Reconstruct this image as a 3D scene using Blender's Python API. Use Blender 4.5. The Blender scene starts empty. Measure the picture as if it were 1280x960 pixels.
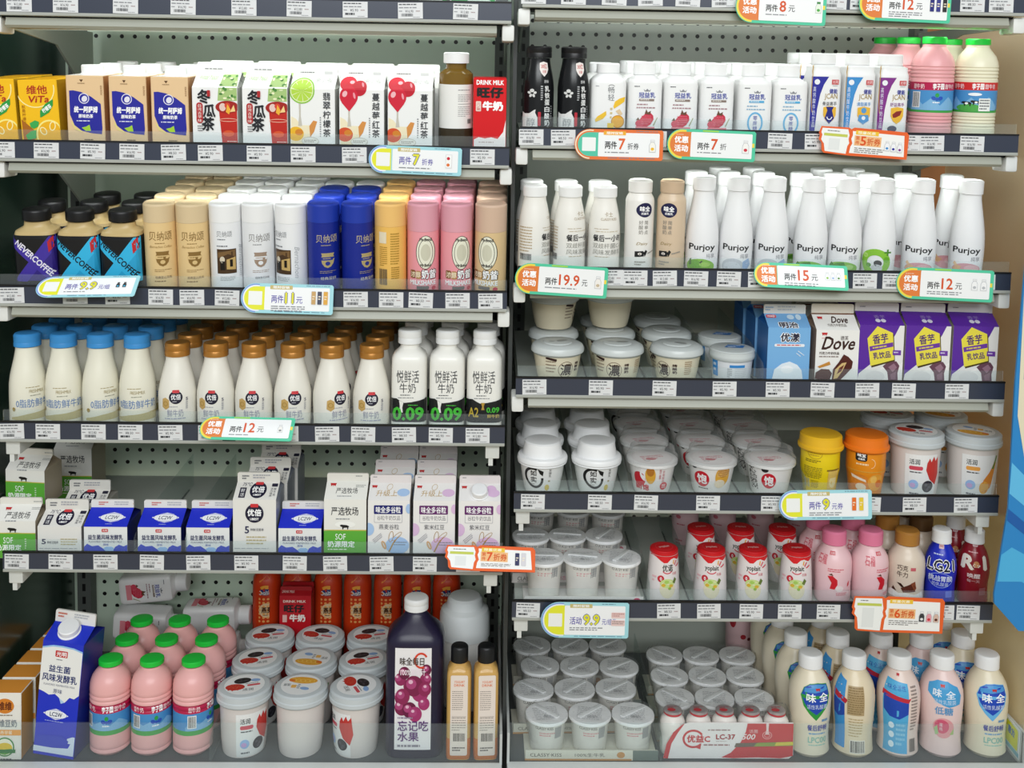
import bpy, bmesh, math, random
from mathutils import Vector, Matrix
from mathutils.geometry import tessellate_polygon

random.seed(7)
scene = bpy.context.scene
COL = scene.collection
rad = math.radians

# ------------------------------------------------------------------ camera
FPX, PPY = 1300.0, 225.93
CAM = Vector((-0.0413, -1.5954, 1.3684))
yaw, pit, rol = rad(1.2283), rad(4.5838), rad(0.9384)
Fw = Vector((math.sin(yaw) * math.cos(pit), math.cos(yaw) * math.cos(pit), -math.sin(pit)))
_r0 = Vector((math.cos(yaw), -math.sin(yaw), 0))
_u0 = _r0.cross(Fw)
Rt = math.cos(rol) * _r0 + math.sin(rol) * _u0
Up = -math.sin(rol) * _r0 + math.cos(rol) * _u0
cd = bpy.data.cameras.new('camera')
cam = bpy.data.objects.new('camera', cd)
COL.objects.link(cam)
cam.matrix_world = Matrix(((Rt.x, Up.x, -Fw.x, CAM.x), (Rt.y, Up.y, -Fw.y, CAM.y), (Rt.z, Up.z, -Fw.z, CAM.z), (0, 0, 0, 1)))
cd.sensor_fit = 'HORIZONTAL'
cd.sensor_width = 36.0
cd.lens = FPX / 1280 * 36.0
cd.shift_y = (PPY - 480) / 1280
cd.clip_start, cd.clip_end = .05, 60
scene.camera = cam

# ------------------------------------------------------------------ light, exposure
w = bpy.data.worlds.new('store_ambient')
scene.world = w
w.use_nodes = True
w.node_tree.nodes['Background'].inputs[0].default_value = (.92, .98, 1, 1)
w.node_tree.nodes['Background'].inputs[1].default_value = .36


def area(name, loc, target, sx, sy, power, col=(.95, .985, 1)):
    l = bpy.data.lights.new(name, 'AREA')
    l.shape = 'RECTANGLE'
    l.size, l.size_y, l.energy, l.color = sx, sy, power, col
    o = bpy.data.objects.new(name, l)
    COL.objects.link(o)
    o.location = loc
    o.rotation_euler = (Vector(target) - Vector(loc)).to_track_quat('-Z', 'Y').to_euler()
    return o


area('ceiling_light_row', (-.2, -1.25, 2.75), (-.05, .1, .9), 2.6, .5, 8)
area('ceiling_light_row', (.1, -3.2, 2.9), (0, .1, .7), 3.6, .7, 60)
area('ceiling_light_row', (0, -5.2, 2.95), (0, .1, .6), 3.6, .7, 84)
area('canopy_light', (-.02, -.02, 1.95), (-.02, .12, 1.2), 1.5, .06, 2.5, (1, 1, .96))
vs = scene.view_settings
scene.cycles.transparent_max_bounces = 48
vs.view_transform = 'Standard'
vs.look = 'None'
vs.exposure = 0.0
vs.gamma = 1.0
vs.use_curve_mapping = False

# ------------------------------------------------------------------ materials
MATS = {}


def lin(h):
    h = h.lstrip('#')
    o = []
    for i in (0, 2, 4):
        c = int(h[i:i + 2], 16) / 255
        o.append(c / 12.92 if c <= .04045 else ((c + .055) / 1.055) ** 2.4)
    return (*o, 1)


def mat(h, rough=.42, metal=0.0, alpha=1.0, name=None, trans=0.0, spec=.4):
    k = (h, rough, metal, alpha, trans)
    if k in MATS:
        return MATS[k]
    m = bpy.data.materials.new(name or 'surface_' + h.strip('#').lower())
    m.use_nodes = True
    b = m.node_tree.nodes['Principled BSDF']
    b.inputs['Base Color'].default_value = lin(h)
    b.inputs['Roughness'].default_value = rough
    b.inputs['Metallic'].default_value = metal
    b.inputs['Alpha'].default_value = alpha
    b.inputs['Transmission Weight'].default_value = trans
    b.inputs['Specular IOR Level'].default_value = spec
    MATS[k] = m
    return m


def clear(name, tint='FFFFFF', frost=.06, gloss=.12, rough=.08, bump=0, gmax=1.0, milk=(.85, .88, .88, 1)):
    """thin clear plastic: see-through, a little milky, a little shiny"""
    k = ('clear', name)
    if k in MATS:
        return MATS[k]
    m = bpy.data.materials.new(name)
    m.use_nodes = True
    nt = m.node_tree
    nt.nodes.clear()
    N, L = nt.nodes.new, nt.links.new
    out = N('ShaderNodeOutputMaterial')
    tr = N('ShaderNodeBsdfTransparent')
    tr.inputs[0].default_value = lin(tint)
    df = N('ShaderNodeBsdfDiffuse')
    df.inputs[0].default_value = milk
    gl = N('ShaderNodeBsdfGlossy')
    gl.inputs['Roughness'].default_value = rough
    m1, m2 = N('ShaderNodeMixShader'), N('ShaderNodeMixShader')
    m1.inputs[0].default_value = frost
    L(tr.outputs[0], m1.inputs[1])
    L(df.outputs[0], m1.inputs[2])
    fr = N('ShaderNodeLayerWeight')
    fr.inputs[0].default_value = gloss
    mu = N('ShaderNodeMath')
    mu.operation = 'MULTIPLY'
    mu.inputs[1].default_value = gmax
    L(fr.outputs['Fresnel'], mu.inputs[0])
    L(mu.outputs[0], m2.inputs[0])
    L(m1.outputs[0], m2.inputs[1])
    L(gl.outputs[0], m2.inputs[2])
    if bump:
        nz, bp = N('ShaderNodeTexNoise'), N('ShaderNodeBump')
        tc = N('ShaderNodeTexCoord')
        nz.inputs['Scale'].default_value = 55
        nz.inputs['Detail'].default_value = 3
        bp.inputs['Strength'].default_value = bump
        bp.inputs['Distance'].default_value = .02
        L(tc.outputs['Object'], nz.inputs['Vector'])
        L(nz.outputs[0], bp.inputs['Height'])
        L(bp.outputs[0], gl.inputs['Normal'])
        L(bp.outputs[0], fr.inputs['Normal'])
    L(m2.outputs[0], out.inputs[0])
    MATS[k] = m
    return m


def pegboard(name, base, bands, zrow):
    """painted steel with a grid of punched holes inside some height bands (z0, z1)"""
    m = bpy.data.materials.new(name)
    m.use_nodes = True
    nt = m.node_tree
    N, L = nt.nodes.new, nt.links.new
    b = nt.nodes['Principled BSDF']
    b.inputs['Roughness'].default_value = .38
    tc, sp = N('ShaderNodeTexCoord'), N('ShaderNodeSeparateXYZ')
    L(tc.outputs['Object'], sp.inputs[0])

    def mth(op, a, c=None):
        n = N('ShaderNodeMath')
        n.operation = op
        for i, v in enumerate((a, c)):
            if v is None:
                continue
            if isinstance(v, (int, float)):
                n.inputs[i].default_value = v
            else:
                L(v, n.inputs[i])
        return n.outputs[0]

    def cell(s):
        return mth('SUBTRACT', mth('FRACT', mth('DIVIDE', s, .0245)), .5)
    cx, cz = cell(sp.outputs[0]), cell(mth('SUBTRACT', sp.outputs[2], zrow - .01225))
    d = mth('SQRT', mth('ADD', mth('MULTIPLY', cx, cx), mth('MULTIPLY', cz, cz)))
    hole = mth('LESS_THAN', d, .16)
    msk = None
    for z0, z1 in bands:
        k = mth('MULTIPLY', mth('GREATER_THAN', sp.outputs[2], z0), mth('LESS_THAN', sp.outputs[2], z1))
        msk = k if msk is None else mth('ADD', msk, k)
    mx = N('ShaderNodeMix')
    mx.data_type = 'RGBA'
    L(mth('MULTIPLY', hole, msk), mx.inputs[0])
    mx.inputs[6].default_value = lin(base)
    mx.inputs[7].default_value = (.004, .004, .004, 1)
    L(mx.outputs[2], b.inputs['Base Color'])
    return m


def blotchy(name, c1, c2, scale, rough=.5, stretch=(1, 1, 1)):
    m = bpy.data.materials.new(name)
    m.use_nodes = True
    nt = m.node_tree
    N, L = nt.nodes.new, nt.links.new
    b = nt.nodes['Principled BSDF']
    b.inputs['Roughness'].default_value = rough
    tc, mp, nz, cr = N('ShaderNodeTexCoord'), N('ShaderNodeMapping'), N('ShaderNodeTexNoise'), N('ShaderNodeValToRGB')
    mp.inputs['Scale'].default_value = stretch
    nz.inputs['Scale'].default_value = scale
    nz.inputs['Detail'].default_value = 4
    L(tc.outputs['Object'], mp.inputs[0])
    L(mp.outputs[0], nz.inputs['Vector'])
    L(nz.outputs[0], cr.inputs[0])
    cr.color_ramp.elements[0].color, cr.color_ramp.elements[0].position = lin(c1), .35
    cr.color_ramp.elements[1].color, cr.color_ramp.elements[1].position = lin(c2), .68
    L(cr.outputs[0], b.inputs['Base Color'])
    return m


# ------------------------------------------------------------------ pixel <-> place
def ray(px, py):
    return Fw + Rt * ((px - 640) / FPX) - Up * ((py - PPY) / FPX)


def at(px, py, y):
    """point of the world on the vertical plane at depth y, seen at a pixel of the photograph"""
    d = ray(px, py)
    return CAM + d * ((y - CAM.y) / d.y)


def depth(p):
    return (Vector(p) - CAM).dot(Fw)


# ------------------------------------------------------------------ object helpers
def mesh_from(name, verts, faces, mats, idx=None, smooth=None):
    me = bpy.data.meshes.new(name)
    me.from_pydata([tuple(v) for v in verts], [], faces)
    for m in (mats if isinstance(mats, (list, tuple)) else [mats]):
        me.materials.append(m)
    if idx:
        me.polygons.foreach_set('material_index', idx)
    if smooth:
        me.polygons.foreach_set('use_smooth', [True] * len(me.polygons))
        me.set_sharp_from_angle(angle=rad(smooth))
    me.update()
    return me


def link(name, data, parent=None, label=None, cat=None, group=None, kind=None):
    o = bpy.data.objects.new(name, data)
    COL.objects.link(o)
    if parent is not None:
        o.parent = parent
    for k, v in (('label', label), ('category', cat), ('group', group), ('kind', kind)):
        if v:
            o[k] = v
    return o


LABELS = {}


def root(name, loc, label, cat, group=None):
    o = link(name, None, None, label, cat, group)
    o.empty_display_size = .02
    o.location = loc
    n = len(label.split())
    assert 4 <= n <= 16, (n, label)
    assert label not in LABELS, label
    LABELS[label] = o
    return o


class MB:
    """collects boxes and prisms into one mesh; coordinates relative to org"""

    def __init__(s, org=(0, 0, 0)):
        s.v, s.f, s.o = [], [], Vector(org)

    def add(s, vs_, fs):
        n = len(s.v)
        s.v += [Vector(v) - s.o for v in vs_]
        s.f += [[i + n for i in f] for f in fs]
        return s

    def box(s, x0, x1, y0, y1, z0, z1, sl=0.0, bev=0.0):
        """box; sl: rise of z per metre of y"""
        if bev:
            bm = bmesh.new()
            bmesh.ops.create_cube(bm, size=1)
            for v in bm.verts:
                v.co = Vector((x0 + (v.co.x + .5) * (x1 - x0), y0 + (v.co.y + .5) * (y1 - y0), z0 + (v.co.z + .5) * (z1 - z0)))
            bmesh.ops.bevel(bm, geom=bm.edges[:], offset=bev, segments=2, affect='EDGES', profile=.6)
            bm.verts.index_update()
            s.add([v.co + Vector((0, 0, sl * v.co.y)) for v in bm.verts], [[v.index for v in f.verts] for f in bm.faces])
            bm.free()
            return s
        c = [(x, y, z + sl * y) for z in (z0, z1) for x, y in ((x0, y0), (x1, y0), (x1, y1), (x0, y1))]
        return s.add(c, [(3, 2, 1, 0), (4, 5, 6, 7), (0, 1, 5, 4), (1, 2, 6, 5), (2, 3, 7, 6), (3, 0, 4, 7)])

    def prism_x(s, yz, x0, x1):
        n = len(yz)
        c = [(x0, y, z) for y, z in yz] + [(x1, y, z) for y, z in yz]
        return s.add(c, [list(range(n)), list(range(2 * n - 1, n - 1, -1))] + [[i, (i + 1) % n, n + (i + 1) % n, n + i] for i in range(n)])

    def mesh(s, name, m, smooth=None):
        me = mesh_from(name, s.v, s.f, m, smooth=smooth)
        bm = bmesh.new()
        bm.from_mesh(me)
        bmesh.ops.recalc_face_normals(bm, faces=bm.faces)
        bm.to_mesh(me)
        bm.free()
        return me


# ------------------------------------------------------------------ printed artwork
TXT = {}


def text_shape(s, bold=0.0, shear=0.0):
    k = (s, bold, shear)
    if k not in TXT:
        c = bpy.data.curves.new('t', 'FONT')
        c.body, c.resolution_u, c.shear = s, 2, shear
        o = bpy.data.objects.new('t', c)
        COL.objects.link(o)
        bpy.context.view_layer.update()
        me = bpy.data.meshes.new_from_object(o.evaluated_get(bpy.context.evaluated_depsgraph_get()))
        vs_ = [(v.co.x, v.co.y) for v in me.vertices]
        fs = [tuple(p.vertices) for p in me.polygons]
        bpy.data.objects.remove(o)
        bpy.data.curves.remove(c)
        bpy.data.meshes.remove(me)
        x0, x1 = min(v[0] for v in vs_) - bold, max(v[0] for v in vs_) + bold
        y0, y1 = min(v[1] for v in vs_) - bold, max(v[1] for v in vs_) + bold
        # heavier strokes: the letters are printed again a hair to each side
        off = ((bold, 0), (-bold, 0), (0, bold), (0, -bold)) if bold else ((0, 0),)
        TXT[k] = [([((x + a - x0) / (x1 - x0), (y + b - y0) / (y1 - y0)) for x, y in vs_], fs) for a, b in off]
    return TXT[k]


def fan(pts):
    t = tessellate_polygon([[Vector((p[0], p[1], 0)) for p in pts]])
    return list(pts), [tuple(x) for x in t]


def rot2(pts, cx, cy, deg):
    a = rad(deg)
    c, s = math.cos(a), math.sin(a)
    return [(cx + (x - cx) * c - (y - cy) * s, cy + (x - cx) * s + (y - cy) * c) for x, y in pts]


def ell(cu, cv, ru, rv, n=28, a0=0, a1=360):
    return [(cu + ru * math.cos(rad(a0 + (a1 - a0) * i / n)), cv + rv * math.sin(rad(a0 + (a1 - a0) * i / n))) for i in range(n + (a1 - a0 < 360))]


def rrect(u0, v0, u1, v1, r, n=4):
    o = []
    for cx, cy, a in ((u1 - r, v1 - r, 0), (u0 + r, v1 - r, 90), (u0 + r, v0 + r, 180), (u1 - r, v0 + r, 270)):
        for i in range(n + 1):
            t = rad(a + 90 * i / n)
            o.append((cx + r * math.cos(t), cy + r * math.sin(t)))
    return o


def flat(e):
    """artwork element -> [(points, faces, colour)] in picture units (u right, v down)"""
    k = e[0]
    kw = e[-1] if isinstance(e[-1], dict) else {}
    rot = kw.get('rot', 0)
    if k == 'T':
        s, u0, v0, u1, v1, c = e[1:7]
        if kw.get('vert'):
            o = []
            n = len(s)
            g = (v1 - v0) / n
            for i, ch in enumerate(s):
                for pts, fs in text_shape(ch, kw.get('bold', 0)):
                    o.append(([(u0 + x * (u1 - u0), v0 + g * i + g * .92 - y * g * .86) for x, y in pts], fs, c))
            return o
        o = []
        for pts, fs in text_shape(s, kw.get('bold', 0), kw.get('shear', 0)):
            pts = [(u0 + x * (u1 - u0), v1 - y * (v1 - v0)) for x, y in pts]
            if rot:
                pts = rot2(pts, (u0 + u1) / 2, (v0 + v1) / 2, rot)
            o.append((pts, fs, c))
        return o
    if k == 'R':
        u0, v0, u1, v1, c = e[1:6]
        p = rrect(u0, v0, u1, v1, kw['r']) if kw.get('r') else [(u0, v0), (u1, v0), (u1, v1), (u0, v1)]
        if rot:
            p = rot2(p, (u0 + u1) / 2, (v0 + v1) / 2, rot)
        return [(*fan(p), c)]
    if k == 'E':
        cu, cv, ru, rv, c = e[1:6]
        p = ell(cu, cv, ru, rv)
        if rot:
            p = rot2(p, cu, cv, rot)
        return [(*fan(p), c)]
    if k == 'O':
        cu, cv, ru, rv, t, c = e[1:7]
        a0, a1 = kw.get('arc', (0, 360))
        n = 32
        p = ell(cu, cv, ru, rv, n, a0, a1 - .001)
        q = ell(cu, cv, ru - t, rv - t, n, a0, a1 - .001)
        if rot:
            p, q = rot2(p, cu, cv, rot), rot2(q, cu, cv, rot)
        return [(p + q, [(i, i + 1, n + 1 + i + 1, n + 1 + i) for i in range(n)], c)]
    if k == 'P':
        return [(*fan(e[1]), e[2])]
    if k == 'L':
        u0, v0, u1, v1, n, c = e[1:7]
        rnd = random.Random(int(u0 * 31 + v0 * 17 + n))
        pts, fs = [], []
        g = (v1 - v0) / n
        for i in range(n):
            u = u0
            end = u1 if i < n - 1 else u0 + (u1 - u0) * rnd.uniform(.55, 1)
            while u < end:
                w_ = min(rnd.uniform(.05, .22) * (u1 - u0), end - u)
                b = len(pts)
                y0 = v0 + g * i + g * .15
                pts += [(u, y0), (u + w_, y0), (u + w_, y0 + g * kw.get('k', .5)), (u, y0 + g * kw.get('k', .5))]
                fs.append((b, b + 1, b + 2, b + 3))
                u += w_ + .03 * (u1 - u0)
        if rot:
            pts = rot2(pts, (u0 + u1) / 2, (v0 + v1) / 2, rot)
        return [(pts, fs, c)]
    if k == 'B':
        u0, v0, u1, v1, c = e[1:6]
        rnd = random.Random(int(u0 + v0))
        pts, fs = [], []
        u = u0
        while u < u1:
            w_ = (u1 - u0) * rnd.choice((.02, .03, .05))
            b = len(pts)
            pts += [(u, v0), (u + w_, v0), (u + w_, v1), (u, v1)]
            fs.append((b, b + 1, b + 2, b + 3))
            u += w_ + (u1 - u0) * rnd.choice((.02, .035))
        return [(pts, fs, c)]
    raise ValueError(k)


def small_dot(a, b):
    return b is not None and a[0] == b[0] == 'E' and a[5] == b[5] and max(a[3], a[4], b[3], b[4]) < 2.2


def art_mesh(name, elems, mapf, eps=.00035, step=None, rough=.4):
    """prints a list of elements onto a surface; mapf(u, v, e) -> point lifted e off the surface"""
    V, Fc, I, mats = [], [], [], []
    e, prev = eps, None
    for el in elems:
        if el[0] == 'BAND':
            continue
        e += 0 if small_dot(el, prev) else .000035
        prev = el
        for pts, fs, c in flat(el):
            e += .000012 if el[0] == 'T' else 0
            if step:
                bm = bmesh.new()
                bv = [bm.verts.new((x, y, 0)) for x, y in pts]
                for f in fs:
                    try:
                        bm.faces.new([bv[i] for i in f])
                    except ValueError:
                        pass
                for ax in (0, 1):
                    st = step[ax]
                    if not st:
                        continue
                    lo, hi = min(p[ax] for p in pts), max(p[ax] for p in pts)
                    k = math.floor(lo / st) + 1
                    while k * st < hi - .05:
                        co, no = [0, 0, 0], [0, 0, 0]
                        co[ax], no[ax] = k * st, 1
                        bmesh.ops.bisect_plane(bm, geom=bm.verts[:] + bm.edges[:] + bm.faces[:], plane_co=co, plane_no=no)
                        k += 1
                bm.verts.index_update()
                pts = [(v.co.x, v.co.y) for v in bm.verts]
                fs = [[v.index for v in f.verts] for f in bm.faces]
                bm.free()
            m = mat(c, rough)
            if m not in mats:
                mats.append(m)
            n = len(V)
            V += [mapf(u, v, e) for u, v in pts]
            Fc += [[i + n for i in f] for f in fs]
            I += [mats.index(m)] * len(fs)
    return mesh_from(name, V, Fc, mats, I) if V else None


# ------------------------------------------------------------------ shelves (data)
ORD = ['first', 'second', 'third', 'fourth', 'fifth', 'sixth', 'seventh', 'eighth', 'ninth', 'tenth', 'eleventh', 'twelfth', 'thirteenth', 'fourteenth']


class Shelf:
    def __init__(s, key, ztop, slope, phrase, bar=True, bottom=False):
        s.key, s.zt, s.sl, s.phrase, s.bar, s.bottom = key, ztop, slope, phrase, bar, bottom
        s.x0, s.x1 = (-.795, -.012) if key[0] == 'L' else (.004, .775)
        if key == 'L5':
            s.x0 = -.846
        if key == 'R6':
            s.x1 = .842
        s.z0 = ztop - (.009 if bottom else .018)
        s.a = math.atan(slope)
        s.M = Matrix.Rotation(s.a, 3, 'X')

    def deck(s, y):
        return s.z0 + s.sl * y


SH = {k: Shelf(k, *a) for k, a in {
    'L0': (1.5077, .06, "left bay's topmost shelf"), 'L1': (1.2877, .07, "left bay's second shelf"),
    'L2': (1.0646, .12, "left bay's third shelf"), 'L3': (.8513, -.01, "left bay's fourth shelf", False),
    'L4': (.6427, 0, "left bay's fifth shelf", False), 'L5': (.2977, -.05, "left bay's bottom tray", False, True),
    'R0': (1.5333, .05, "right bay's topmost shelf"), 'R1': (1.3194, .05, "right bay's second shelf"),
    'R2': (1.1037, .07, "right bay's third shelf"), 'R3': (.9297, .02, "right bay's fourth shelf"),
    'R4': (.7456, 0, "right bay's fifth shelf", False), 'R5': (.5684, 0, "right bay's sixth shelf", False),
    'R6': (.3, -.05, "right bay's bottom tray", False, True)}.items()}
YB = .42          # depth of the back panels

# ------------------------------------------------------------------ the place: store and case
def structure(name, me):
    o = link(name, me, kind='structure')
    return o


tile = blotchy('beige_floor_tile', 'A9946A', 'CBB98E', 5, .25)
structure('floor', MB().box(-4, 4, -6, 1.0, -.1, 0).mesh('floor', tile))
structure('wall_back', MB().box(-4, 4, .93, 1.0, .34, 3.0).mesh('wall_back', blotchy('brown_wood_wall', '74451F', 'B8793F', 3.2, .45, (1, 1, .5))))
structure('baseboard_back', MB().box(-4, 4, .915, .93, 0, .34).mesh('baseboard_back', tile))

grey = mat('A9ABA4', .45)
greyd = mat('9DA29A', .45)
white = mat('E4E6E2', .4)
black = mat('0B0B0C', .5)
slate = mat('353B4B', .3, spec=.6)
lip_m = clear('clear_acrylic_lip', 'FAFDFD', .045, .12, .12, gmax=.45)
div_m = clear('clear_acrylic_divider', 'F6FAF9', .05, .05, .1, gmax=.25)


def zb(py, px=400):
    return at(px, py, YB).z


case = root('refrigerated_display_case', (-.01, .2, 0), 'tall open grey steel cooler of two bays holding dairy drinks on many shelves', 'refrigerator')
O = case.location


def cpart(name, mb, m, smooth=None, label=None):
    mb.o = Vector(O)
    mb.v = [v - O for v in mb.v]
    return link(name, mb.mesh(name, m, smooth), case, label)


lp = pegboard('left_pegboard_steel', 'CBDCC8', [(zb(58, 360), 1.70), (zb(592), zb(545)), (zb(760), zb(700))], zb(49, 360))
rp = pegboard('right_pegboard_steel', 'BFC6BC', [(zb(70, 900), 1.70), (zb(650, 900), zb(632, 900))], zb(46, 900))
bl = link('back_panel', MB().box(-.855, -.005, YB, YB + .02, .2, 1.9).mesh('back_panel', lp), case, 'left pegboard back panel')
bl.location = (-O.x, -O.y, -O.z)
br = link('back_panel', MB().box(-.005, .80, YB, YB + .02, .2, 1.9).mesh('back_panel', rp), case, 'right pegboard back panel')
br.location = (-O.x, -O.y, -O.z)
cpart('side_panel', MB().box(-.872, -.855, .03, YB, .12, 2.0), mat('223A30', .22, spec=.7), label='dark green glossy side panel')
for x0, x1 in ((-.838, -.812), (-.035, -.012), (.008, .03), (.765, .79)):
    u = MB().box(x0, x1, YB - .03, YB - .001, .2, 1.9)
    p = cpart('upright', u, mat('5A5F5B', .45))
    sl = MB()
    z = .26
    while z < 1.86:
        xm = (x0 + x1) / 2
        sl.box(xm - .003, xm + .003, YB - .0312, YB - .0298, z, z + .014)
        z += .026
    sl.v = [v - O for v in sl.v]
    link('slots', sl.mesh('slots', black), p)
cpart('center_post', MB().box(-.0072, -.001, .056, .09, .24, 1.9), mat('3A3D3C', .5))
cpart('divider_panel', MB().box(-.0062, -.0038, .09, YB - .03, .2, 1.9), mat('55605A', .35))
cpart('base_cabinet', MB().box(-.85, .845, .02, YB, .02, .235), mat('A4A8A4', .5))
# clear end wall on the aisle side, with a rounded front edge
pts = [(.02, .24), (YB, .24), (YB, 1.9), (.06, 1.9), (.035, 1.6), (.02, 1.3)]
cpart('end_wall', MB().prism_x(pts, .850, .855), clear('end_wall_acrylic', 'FBF3DC', .45, .04, .1, gmax=.3, milk=(.95, .88, .68, 1)), label='clear acrylic end wall')
# perforated metal grille along the foot
gr = MB()
for i in range(114):
    x = -.845 + i * .0148
    gr.box(x, x + .009, -.052, -.046, .225, .268)
gp = cpart('grille', MB().box(-.85, .845, -.046, -.03, .20, .263), mat('3A3D3F', .4, .5))
gr.v = [v - O for v in gr.v]
link('slats', gr.mesh('slats', mat('B9BDBE', .3, .8)), gp)


def make_shelf(s):
    yb = YB - .035
    loc = Vector(((s.x0 + s.x1) / 2, .0, s.z0))
    r = root('display_shelf' if not s.bottom else 'bottom_tray', loc,
             ('grey steel cooler shelf with dark price rail, ' if not s.bottom else 'deep grey metal tray with clear front fence, ') + s.phrase, 'shelf', 'cooler shelves')

    def part(name, mb, m, smooth=None, label=None):
        mb.v = [v - loc for v in mb.v]
        return link(name, mb.mesh(name, m, smooth), r, label)
    x0, x1, zt = s.x0, s.x1, s.zt
    if s.bottom:
        part('deck', MB().box(x0, x1, .004, yb, s.z0 - .012, s.z0, s.sl), mat('55595A', .4))
        part('front_edge', MB().box(x0 - .004, x1 + .004, -.0285, .004, zt - .0265, zt, 0, .003), mat('D6D9D6', .35), 30)
        part('clear_lip', MB().box(x0, x1, .006, .009, zt - .004, zt + .062), lip_m)
        for xx in (x0 - .004, x1):
            part('side_rim', MB().box(xx, xx + .004, .0, yb, zt - .03, zt + .05, s.sl), mat('C4C8C6', .4))
        return
    part('deck', MB().box(x0 + .006, x1 - .006, .004, yb, s.z0 - .010, s.z0, s.sl), mat('B9BEB6', .4))
    rail = part('price_rail', MB().box(x0, x1, -.004, .0035, zt - .0235, zt + .003), slate, None, 'dark slate price rail')
    t = MB().box(x0, x1, -.0055, -.001, zt + .0028, zt + .005)
    t.v = [v - loc for v in t.v]
    link('top_edge', t.mesh('top_edge', black), rail)
    part('front_trim', MB().box(x0, x1, -.005, .004, zt - .0285, zt - .0236, 0, .001), grey)
    part('clear_lip', MB().box(x0 + .002, x1 + (.0 if s.key != 'R4' else .0), .0042, .0058, zt - .002, zt + .020), lip_m)
    if s.bar:
        zb1, zb0 = zt - .0310, zt - .0465
        part('lamp_bar', MB().prism_x([(.004, zb0), (.0, zb0 + .004), (.004, zb1), (.045, zb1), (.045, zb0)], x0 + .02, x1 - .022), mat('A6A89C', .35))
        part('lamp_shadow_gap', MB().box(x0 + .012, x1 - .012, .008, .04, zt - .0320, zt - .0286), black)
        for xx in (x0 - .006, x1 - .014):
            part('bracket', MB().box(xx, xx + .019, .004, .05, zt - .0545, zt - .0292, 0, .004), mat('E6E7E4', .35), 30)
        for xx, lo in ((x0 + .004, .0 if s.key[0] == 'L' else 1), (x1 - .006, 1)):
            arm = [(.38, zt - .08), (.2, zt - .045)] if lo else [(.38, zt - .16), (.34, zt - .14), (.22, zt - .062)]
            part('side_arm', MB().prism_x([(.051, zt - .031), (.38, zt - .031)] + arm + [(.051, zt - .045)], xx, xx + .004), mat('A9B0A6', .4))
    else:
        for xx in (x0 + .004, x1 - .03):
            b = MB().box(xx, xx + .022, .006, .07, zt - .052, zt - .0286, 0, .002).box(xx + .005, xx + .012, .008, .02, zt - .064, zt - .050)
            part('bracket', b, mat('D8DAD6', .4), 30)
            part('side_arm', MB().prism_x([(.071, zt - .0286), (.38, zt - .0286), (.38, zt - .075), (.2, zt - .05)], xx + .009, xx + .013), mat('A9B0A6', .4))


for s in SH.values():
    make_shelf(s)
    if s.key in ('L0', 'L1', 'R0', 'R1'):      # added fill light to brighten the shelf interior; the lamp bars look unlit
        xm = (s.x0 + s.x1) / 2
        area('shelf_fill', (xm, .035, s.zt - .053), (xm, .22, s.zt - .15), .70, .012, .4, (.95, 1, .96))

# ------------------------------------------------------------------ goods: builders
class Kind:
    """one kind of goods: parts built once around the point where it stands (front towards -y)"""

    def __init__(s, name, look, cat, shelf, cx, ymid, yc):
        s.name, s.look, s.cat, s.sh, s.cx, s.yc = name, look, cat, SH[shelf], cx, yc
        p = at(cx, ymid, yc)
        s.P = Vector((p.x, yc, s.sh.deck(yc)))
        s.Y = s.sh.M @ Vector((0, 1, 0))
        s.Z = s.sh.M @ Vector((0, 0, 1))
        s.phi = math.atan((cx - 650) / FPX)
        s.s = depth(at(cx, ymid, yc)) / FPX      # metres per photo pixel
        s.parts = []

    def loc(s, px, py, yl=0.0):
        o = s.P + s.Y * yl
        d = ray(px, py)
        h = CAM + d * ((o - CAM).dot(s.Y) / d.dot(s.Y))
        return (h - o).x, (h - o).dot(s.Z)

    def H(s, py, yl=0.0):
        return s.loc(s.cx, py, yl)[1]

    def Hf(s, yl, ys):
        """linear height function of the photo row on the plane yl"""
        a, b = s.H(ys[0], yl), s.H(ys[1], yl)
        k = (b - a) / (ys[1] - ys[0])
        return lambda v: a + (v - ys[0]) * k

    def part(s, name, me, label=None, sub=()):
        s.parts.append((name, me, label, sub))
        return s


def ring_mesh(name, prof, m, n=36, sq=None, dr=1.0, cap0=True, cap1=True, smooth=32, p=6.0):
    """lathe of (r, z) from bottom to top; sq[i] squareness of each ring"""
    V, Fc = [], []
    for j, (r, z) in enumerate(prof):
        q = sq[j] if sq else 0
        for i in range(n):
            t = 2 * math.pi * (i + .5) / n
            c, s_ = math.cos(t), math.sin(t)
            k = (1 - q) + q / (abs(c) ** p + abs(s_) ** p) ** (1 / p)
            V.append((r * k * c, r * k * s_ * dr, z))
    for j in range(len(prof) - 1):
        for i in range(n):
            a, b = j * n + i, j * n + (i + 1) % n
            Fc.append((a, b, b + n, a + n))
    if cap0:
        Fc.append(tuple(range(n - 1, -1, -1)))
    if cap1:
        Fc.append(tuple(range((len(prof) - 1) * n, len(prof) * n)))
    return mesh_from(name, V, Fc, m, smooth=smooth)


def interp(prof, z):
    if z <= prof[0][1]:
        return prof[0][0]
    for (r0, z0), (r1, z1) in zip(prof, prof[1:]):
        if z <= z1:
            return r0 + (r1 - r0) * ((z - z0) / (z1 - z0) if z1 > z0 else 0)
    return prof[-1][0]


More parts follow.
